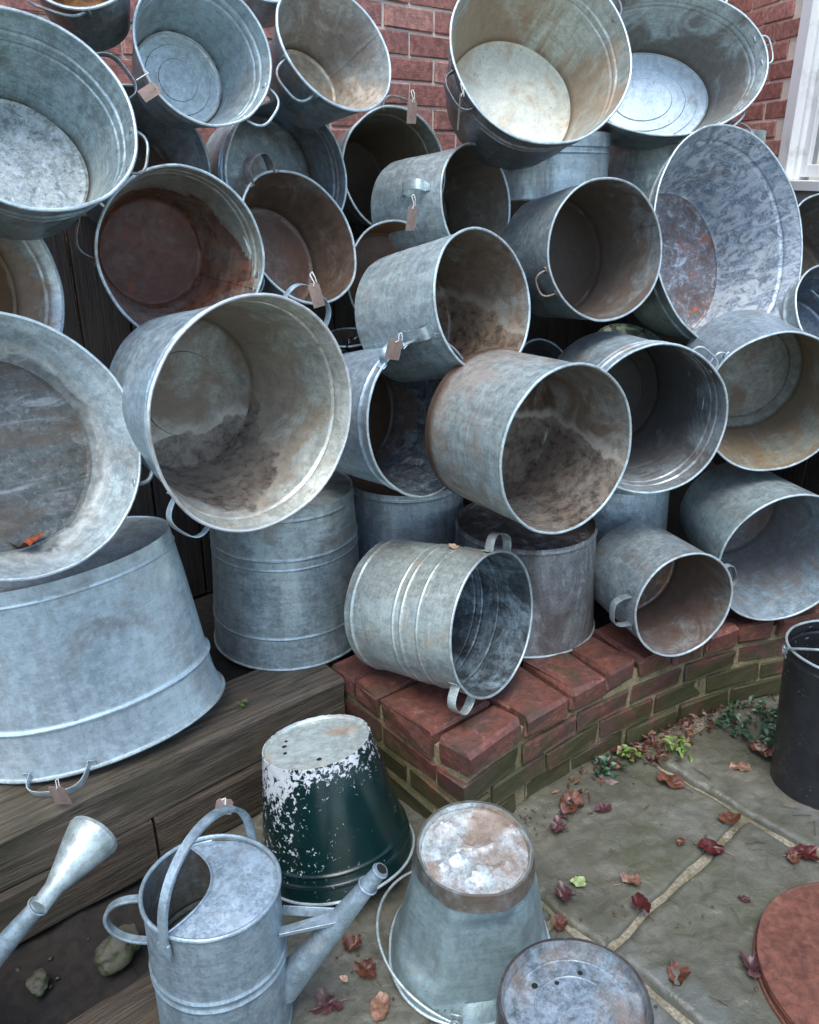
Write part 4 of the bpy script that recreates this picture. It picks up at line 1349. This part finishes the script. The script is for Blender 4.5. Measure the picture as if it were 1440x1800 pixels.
# ------------------------------------------------------------------ paper tags
M_TAG = plain('brown_paper', (.17, .125, .10), (.27, .20, .165), .8, 0, 60, .2)
M_STRING = plain('white_string', (.55, .55, .5), (.75, .75, .7), .8, 0, 200, .3)
def paper_tag(label, pos, w, h, yaw, roll, pitch, hook):
    m3 = Matrix.Rotation(R(yaw), 3, 'Z') @ Matrix.Rotation(R(pitch), 3, 'X') @ Matrix.Rotation(R(roll), 3, 'Y')
    root = tag(empty('price_tag', pos, m3), label, 'tag', 'paper tags tied to handles')
    bm = bmesh.new()
    n = 6
    T_ = .0005
    c = [(-w / 2, -h), (w / 2, -h), (w / 2, -.006), (w / 2 - .005, 0), (-w / 2 + .005, 0), (-w / 2, -.006)]
    nz = 5
    front, back = [], []
    for (x, z) in c:
        y = .004 * sin(z / h * 2.5) + .003 * (x / w)
        front.append(bm.verts.new((x, y - T_, z)))
        back.append(bm.verts.new((x, y + T_, z)))
    bm.faces.new(front)
    bm.faces.new(list(reversed(back)))
    for i in range(len(c)):
        k = (i + 1) % len(c)
        bm.faces.new((front[k], front[i], back[i], back[k]))
    obj('card', bm, M_TAG, root, False)
    hk = root.matrix_world.inverted() @ Vector(hook)
    bm = bmesh.new()
    p0 = Vector((0, -.002, -.007))
    pts = [p0, p0.lerp(hk, .5) + Vector((.004, -.004, -.004)), hk, hk + Vector((.006, .003, .004)), hk + Vector((.009, -.004, -.006)), hk + Vector((.010, -.007, -.026))]
    sm = []
    for i in range(len(pts) - 1):
        for f in (0, .33, .66):
            sm.append(pts[i].lerp(pts[i + 1], f))
    sm.append(pts[-1])
    sweep(bm, sm, Vector((.3, .9, .1)), .0011, None, 5)
    obj('string', bm, M_STRING, root)
def up(p, d):
    return (p[0], p[1], p[2] + d)
TAGS = [
    ('dark brown tag lying over the rim of the shadowed tub beside the ring-floored tub', (-.50, 1.83, 1.775), .026, .040, 10, 55, -25, (-.515, 1.80, 1.80)),
    ('brown tag hanging from the trapezoid handle above the olive-grey bucket', (.008, 2.425, 1.795), .026, .058, 8, 3, 5, (.004, 2.43, 1.815)),
    ('long narrow brown tag hanging from the flank handle of the pale can on its side', (.008, 2.30, 1.535), .028, .062, 20, 4, 8, (.006, 2.31, 1.56)),
    ('brown tag at the upper strap handle of the big cream-sided tub', (-.197, 1.719, 1.410), .024, .050, 5, -14, 5, (-.203, 1.725, 1.425)),
    ('square brown tag at the rim of the blue collared bucket', (-.032, 1.95, 1.252), .036, .050, 10, 12, 8, (-.025, 1.96, 1.262)),
    ('pinkish brown tag on the handle at the foot of the upturned oval bath', (-.775, 1.425, .375), .044, .056, -15, -6, 12, (-.775, 1.43, .388)),
    ('thin brown tag strip beside the strap handle of the large cream-floored tub', (.128, 2.30, 1.80), .014, .085, 60, 5, 3, (.128, 2.30, 1.82)),
    ('small brown tag behind the hoop handle of the watering can', (-.375, 1.315, .44), .034, .038, 0, 12, 0, (-.375, 1.29, .46)),
]
for t_ in TAGS:
    paper_tag(*t_)

# ------------------------------------------------------------------ fallen leaves
def leaf_mat(name, a, b, rough=.4):
    m = NT(name)
    P = m.coords()
    n = m.noise(P, 60, 6, .65, .6)
    n2 = m.noise(P, 18, 4, .6)
    c = m.mix(m.ramp(n, .35, .65), a, b)
    c = m.mix(m.math('MULTIPLY', m.ramp(n2, .5, .65), .5), c, tuple(x * .4 for x in a))
    return m.out(c, rough, 0, m.bump(n, .5, .002))
LM = {'orange': leaf_mat('orange_red_leaf', (.16, .035, .014), (.34, .085, .03), .3), 'red': leaf_mat('dark_red_leaf', (.04, .008, .008), (.10, .018, .015), .28), 'brown': leaf_mat('brown_leaf', (.06, .022, .013), (.16, .065, .036), .36),
      'tan': leaf_mat('tan_leaf', (.14, .07, .042), (.27, .15, .095), .45), 'plum': leaf_mat('plum_leaf', (.045, .018, .022), (.10, .04, .04), .4),
      'pale': leaf_mat('pale_leaf', (.42, .27, .18), (.58, .40, .28), .5), 'lich': leaf_mat('lichen_patch', (.20, .27, .10), (.36, .45, .22), .8)}
def leaf_obj(kind, size, seed, curl, name='fallen_leaf'):
    rnd = random.Random(seed)
    bm = bmesh.new()
    n = 40
    pts = []
    for i in range(n):
        g = 2 * pi * i / n
        if kind == 'oval':
            r = .5 * (1 - .35 * abs(sin(g)) ** 1.5) * (1 + .04 * sin(9 * g))
        elif kind == 'lobed':
            r = .30 + .20 * max(0, cos(2.5 * g)) ** .8 + .05 * cos(15 * g)
        else:
            r = .36 + .13 * max(0, cos(2.5 * g + seed)) + .10 * mnoise.noise(Vector((cos(g) * 3, sin(g) * 3, seed))) + .05 * mnoise.noise(Vector((cos(g) * 11, sin(g) * 11, seed + 7)))
        pts.append((r * cos(g) * size, r * sin(g) * size))
    rows = [[bm.verts.new((0, 0, 0))]]
    def z(x, y):
        q = math.hypot(x, y) / size
        return size * (curl * (.9 * (y / size) ** 2 + .35 * (x / size) ** 2) * 2 + .16 * mnoise.noise(Vector((x / size * 3.5, y / size * 3.5, seed * 1.3))) * (1 + curl) + .05 * abs(sin(7 * math.atan2(y, x + 1e-6))) * q - .05 * (1 - min(1, abs(y) / size * 8)) * (1 - q))
    for f in (.33, .66, 1.0):
        rows.append([bm.verts.new((x * f, y * f, z(x * f, y * f))) for (x, y) in pts])
    rows[0][0].co.z = z(0, 0)
    for i in range(n):
        k = (i + 1) % n
        bm.faces.new((rows[0][0], rows[1][i], rows[1][k]))
        for j in (1, 2):
            bm.faces.new((rows[j][i], rows[j + 1][i], rows[j + 1][k], rows[j][k]))
    zmin = min(v.co.z for v in bm.verts)
    for v in bm.verts:
        v.co.z -= zmin
    if kind != 'chip':
        x0 = -.42 * size
        sp = [Vector((x0, 0, z(x0, 0) - zmin)), Vector((x0 - size * .2, size * .03, size * .05)), Vector((x0 - size * .42, size * .10, size * .02))]
        sweep(bm, sp, UP, size * .014, None, 5)
    return bm
def leaf(label, x, y, kind, mat, size, rot, seed, curl=.3, zz=.004, tilt=(0, 0), group='leaves fallen on the paving'):
    o = obj('fallen_leaf', leaf_obj(kind, size * .84, seed, curl * .75), LM[mat], None, True, 60)
    o.location = (x, y, zz)
    o.rotation_euler = (R(tilt[0]), R(tilt[1]), R(rot))
    tag(o, label, 'leaf', group)
    return o
leaf('glossy dark red oval leaf lying flat at the end of the mortar joint', .779, 1.619, 'oval', 'red', .080, 160, 1, .1)
leaf('curled orange-brown leaf lying on the paving joint', .86, 1.721, 'blob', 'brown', .075, 100, 2, .7)
leaf('broad brown leaf under the yellow-green weed', .744, 1.86, 'oval', 'brown', .095, 150, 3, .3, .008)
leaf('plum-red leaf on the mossy flagstone near the curved wall', .531, 1.76, 'oval', 'plum', .06, 20, 4, .3)
leaf('crumpled round reddish leaf alone on the open flagstone', .581, 1.254, 'blob', 'brown', .072, 60, 5, .5)
leaf('tan lobed leaf with a pale stalk pointing to the dented bucket', .547, 1.513, 'lobed', 'tan', .065, 20, 6, .5)
leaf('grey-brown curled leaf beside the dented bucket', .372, 1.465, 'blob', 'plum', .070, 200, 7, .8)
leaf('small brown folded leaf between the dented bucket and the stepped-base bucket', .350, 1.388, 'oval', 'brown', .055, 70, 8, 1.0)
leaf('dark twisted leaf scrap across the mortar joint', .547, 1.432, 'oval', 'red', .060, 130, 9, 1.2)
leaf('tiny brown leaf with an upright stalk near the dark red oval leaf', .708, 1.642, 'oval', 'brown', .035, 60, 10, .2)
leaf('purple lobed leaf tucked against the rust-red disc', .752, 1.275, 'lobed', 'plum', .085, 110, 11, .2)
leaf('red-brown leaf near the black bucket side of the rust-red disc', 1.013, 1.598, 'blob', 'red', .085, 10, 12, .4)
leaf('small crumpled brown leaf touching the red-brown leaf', .975, 1.585, 'blob', 'brown', .055, 80, 31, .7)
leaf('tan oval leaf on the paving before the black bucket', .966, 1.924, 'oval', 'tan', .070, 170, 13, .3)
leaf('long curled brown leaf against the foot of the black bucket', 1.055, 1.99, 'oval', 'brown', .10, 120, 14, .8, .006)
leaf('brown leaf standing in the dark green weeds', 1.118, 2.15, 'oval', 'brown', .055, 80, 15, .3, .05, (60, 0))
leaf('dark plum lobed leaf with ragged edge in front of the watering can spout', -.173, 1.188, 'lobed', 'plum', .085, 200, 16, .25)
leaf('tan pointed leaf by the foot of the dented bucket', -.062, 1.182, 'oval', 'tan', .070, 80, 17, .6)
leaf('orange-brown curled leaf under the fallen wire handle', -.095, 1.268, 'blob', 'brown', .070, 140, 18, .6)
leaf('dark brown leaf behind the watering can spout', -.128, 1.327, 'blob', 'brown', .060, 40, 19, .8)
leaf('small pale leaf chip on the paving near the spout', -.141, 1.249, 'chip', 'pale', .026, 40, 20, .2)
leaf('long brown leaf lying along the foot of the curved wall', .447, 1.775, 'oval', 'brown', .11, 55, 21, .6)
leaf('dark brown wet leaf at the wall foot beside the dented bucket', .395, 1.69, 'blob', 'plum', .065, 15, 22, .6)
leaf('small dark leaf sliver on the open flagstone', .805, 1.46, 'oval', 'plum', .035, 150, 23, .4)
leaf('pale round lichen spot on the mossy flagstone', .415, 1.512, 'chip', 'lich', .050, 0, 24, .02, .003, group='lichen spots')
c_ = W['C']
leaf('red-orange wet leaf lying inside the wide shallow tub', -.748, 1.443, 'blob', 'orange', .085, 30, 25, .45, .946, (6, 8), group='leaves caught on the tubs')
leaf('pale leaf chip resting on top of the olive-grey ribbed bucket', .1174, 1.9505, 'chip', 'pale', .040, 20, 26, .2, .708, group='leaves caught on the tubs')

# leaf litter along the foot of the wall
rnd = random.Random(77)
lit = bmesh.new()
for i in range(150):
    s_ = rnd.gauss(.72, .20)
    if not .25 < s_ < 1.2:
        continue
    c, t = on_line(s_)
    nrm = UP.cross(t)
    p = c - nrm * (.012 + abs(rnd.gauss(0, .055))) + UP * (.008 + rnd.random() * .02)
    L_, w_ = rnd.uniform(.014, .045), rnd.uniform(.006, .02)
    ax = Vector((rnd.uniform(-1, 1), rnd.uniform(-1, 1), rnd.uniform(-.5, .6))).normalized()
    sd = ax.cross(Vector((rnd.uniform(-.4, .4), rnd.uniform(-.4, .4), 1))).normalized()
    k = ax.cross(sd) * rnd.uniform(-.012, .012)
    v = [lit.verts.new(q) for q in (p - ax * L_ / 2, p - sd * w_ / 2 + k, p + ax * L_ / 2, p + sd * w_ / 2 + k)]
    vm = lit.verts.new(p - k * .5)
    for a_ in range(4):
        f = lit.faces.new((v[a_], v[(a_ + 1) % 4], vm))
        f.material_index = i % 3
lo = obj('leaf_litter', lit, [LM['brown'], LM['tan'], LM['plum']], None, False)
lo['kind'] = 'stuff'
tag(lo, 'brown leaf litter gathered along the foot of the curved brick wall', 'leaf litter')

# ------------------------------------------------------------------ weeds
def weed_leaf(mat, L_, w_):
    bm = bmesh.new()
    A = []
    for i in range(6):
        f = i / 5
        ww = w_ * sin(pi * min(1, f * .92 + .06)) ** .7
        zc = L_ * (.55 * f - .55 * f * f)
        A.append([bm.verts.new((f * L_, -ww, zc + ww * .5)), bm.verts.new((f * L_, 0, zc)), bm.verts.new((f * L_, ww, zc + ww * .5))])
    for i in range(5):
        for j in range(2):
            bm.faces.new((A[i][j], A[i + 1][j], A[i + 1][j + 1], A[i][j + 1]))
    me = finish(bm, True)
    me.materials.append(mat)
    return me
def weed(label, x, y, z, n, L_, w_, mat, spread, hgt, seed):
    rnd = random.Random(seed)
    root = tag(empty('weed_plant', (x, y, z)), label, 'weed', 'weeds along the wall foot')
    me = weed_leaf(mat, L_, w_)
    stem = bmesh.new()
    for i in range(n):
        g = rnd.uniform(0, 6.28)
        rad = spread * math.sqrt(rnd.random())
        h = hgt * rnd.uniform(.25, 1) * (1 - .4 * rad / max(spread, 1e-3))
        b = Vector((cos(g) * rad, sin(g) * rad, h))
        if i % 4 == 0:
            sweep(stem, [Vector((b.x * .5, b.y * .5, 0)), Vector((b.x * .8, b.y * .8, h * .6)), b], Vector((1, .2, 0)), .0009, None, 4)
        o = bpy.data.objects.new('leaf', me)
        COL.objects.link(o)
        o.parent = root
        o.location = b
        o.rotation_euler = (rnd.uniform(-.4, .4), rnd.uniform(-.7, .2), rnd.uniform(0, 6.28))
        k = rnd.uniform(.7, 1.25)
        o.scale = (k, k, k)
    obj('stems', stem, mat, root)
    return root
M_WD = leaf_mat('dark_green_leaf', (.014, .045, .022), (.045, .11, .05), .4)
M_WL = leaf_mat('yellow_green_leaf', (.085, .15, .03), (.20, .30, .075), .45)
weed('dense dark green weed clump at the end of the curved wall', 1.08, 2.12, 0, 110, .026, .008, M_WD, .11, .06, 1)
weed('bright yellow-green weed growing from the leaf litter', .80, 1.985, 0, 26, .028, .007, M_WL, .035, .07, 2)
weed('small green weed sprig at the wall foot near the broad brown leaf', .655, 1.975, 0, 18, .022, .007, M_WL, .03, .04, 3)
weed('low dark green weed at the wall foot nearest the dented bucket', .575, 1.915, 0, 16, .028, .010, M_WD, .04, .03, 4)
weed('tiny green seedling growing from the top of the upper sleeper', *ap(.86, 1.66)[:2], .30, 5, .016, .005, M_WL, .006, .018, 5)

# ------------------------------------------------------------------ mossy stone and pebbles on the soil
def rock(name, label, pos, size, mat, seed, cat='stone'):
    bm = bmesh.new()
    bmesh.ops.create_icosphere(bm, subdivisions=4, radius=1)
    for v in bm.verts:
        d = 1 + .28 * mnoise.fractal(v.co * 1.3 + Vector((seed, 0, 0)), 1, 2, 4)
        v.co = Vector((v.co.x * size[0], v.co.y * size[1], v.co.z * size[2])) * d
    o = obj(name, bm, mat, None, True, 80)
    o.location = pos
    o.rotation_euler = (0, 0, seed)
    return tag(o, label, cat)
mm = NT('mossy_stone')
P_ = mm.coords()
n1 = mm.noise(P_, 14, 6, .65, .5)
n2 = mm.noise(P_, 60, 5, .65)
M_ROCK = mm.out(mm.mix(mm.ramp(n1, .42, .58), mm.mix(n2, (.05, .047, .033), (.11, .10, .075)), mm.mix(n2, (.02, .03, .012), (.06, .075, .025))), .7, 0, mm.bump(n2, .8, .004))
rock('mossy_stone', 'brown and green mossy stone on the dark soil behind the watering can', (-.645, 1.30, .03), (.055, .036, .035), M_ROCK, 1.0)
rock('dark_stone', 'small dark wet stone on the soil in front of the lower sleeper', (-.80, 1.24, .005), (.03, .022, .018), M_ROCK, 2.0)
peb = bmesh.new()
rnd = random.Random(9)
for i in range(90):
    a_, p_ = rnd.uniform(-.35, .58), rnd.uniform(1.0, 1.58)
    q = ap(a_, p_, -.015)
    r_ = rnd.uniform(.003, .008)
    g = bmesh.ops.create_icosphere(peb, subdivisions=1, radius=r_)
    for v in g['verts']:
        v.co = Vector((v.co.x * rnd.uniform(.8, 1.3), v.co.y * rnd.uniform(.8, 1.2), v.co.z * .6)) + q
pb = obj('gravel', peb, plain('dark_gravel', (.012, .012, .011), (.05, .047, .042), .6, 0, 60, .3), None, True, 60)
pb['kind'] = 'stuff'
tag(pb, 'dark scattered gravel on the soil in front of the sleepers', 'gravel')

crumb = bmesh.new()
rnd = random.Random(21)
for i in range(420):
    if i % 3:
        s_ = rnd.uniform(.0, 1.5)
        c, t = on_line(s_)
        p = c - UP.cross(t) * abs(rnd.gauss(0, .05)) - UP.cross(t) * .008
    else:
        p = ap(rnd.uniform(.6, 1.9), rnd.uniform(.2, 1.1))
    p = Vector((p.x, p.y, .004))
    r_ = rnd.uniform(.0015, .0045)
    g = bmesh.ops.create_icosphere(crumb, subdivisions=1, radius=r_)
    for v in g['verts']:
        v.co = Vector((v.co.x * rnd.uniform(.7, 1.6), v.co.y * rnd.uniform(.7, 1.4), v.co.z * .6)) + p
for i in range(34):
    p = ap(rnd.uniform(.62, 2.0), rnd.uniform(.15, 1.08), .007)
    g = rnd.uniform(0, 6.28)
    L_ = rnd.uniform(.02, .07)
    d_ = Vector((cos(g), sin(g), rnd.uniform(-.02, .05)))
    sweep(crumb, [p - d_ * L_ / 2, p + Vector((0, 0, .003)), p + d_ * L_ / 2], UP, rnd.uniform(.0006, .0012), None, 5)
co = obj('soil_crumbs', crumb, plain('soil_crumb', (.03, .022, .015), (.14, .10, .065), .8, 0, 90, .3), None, True, 60)
co['kind'] = 'stuff'
tag(co, 'loose soil crumbs and twig bits scattered over the paving', 'debris')
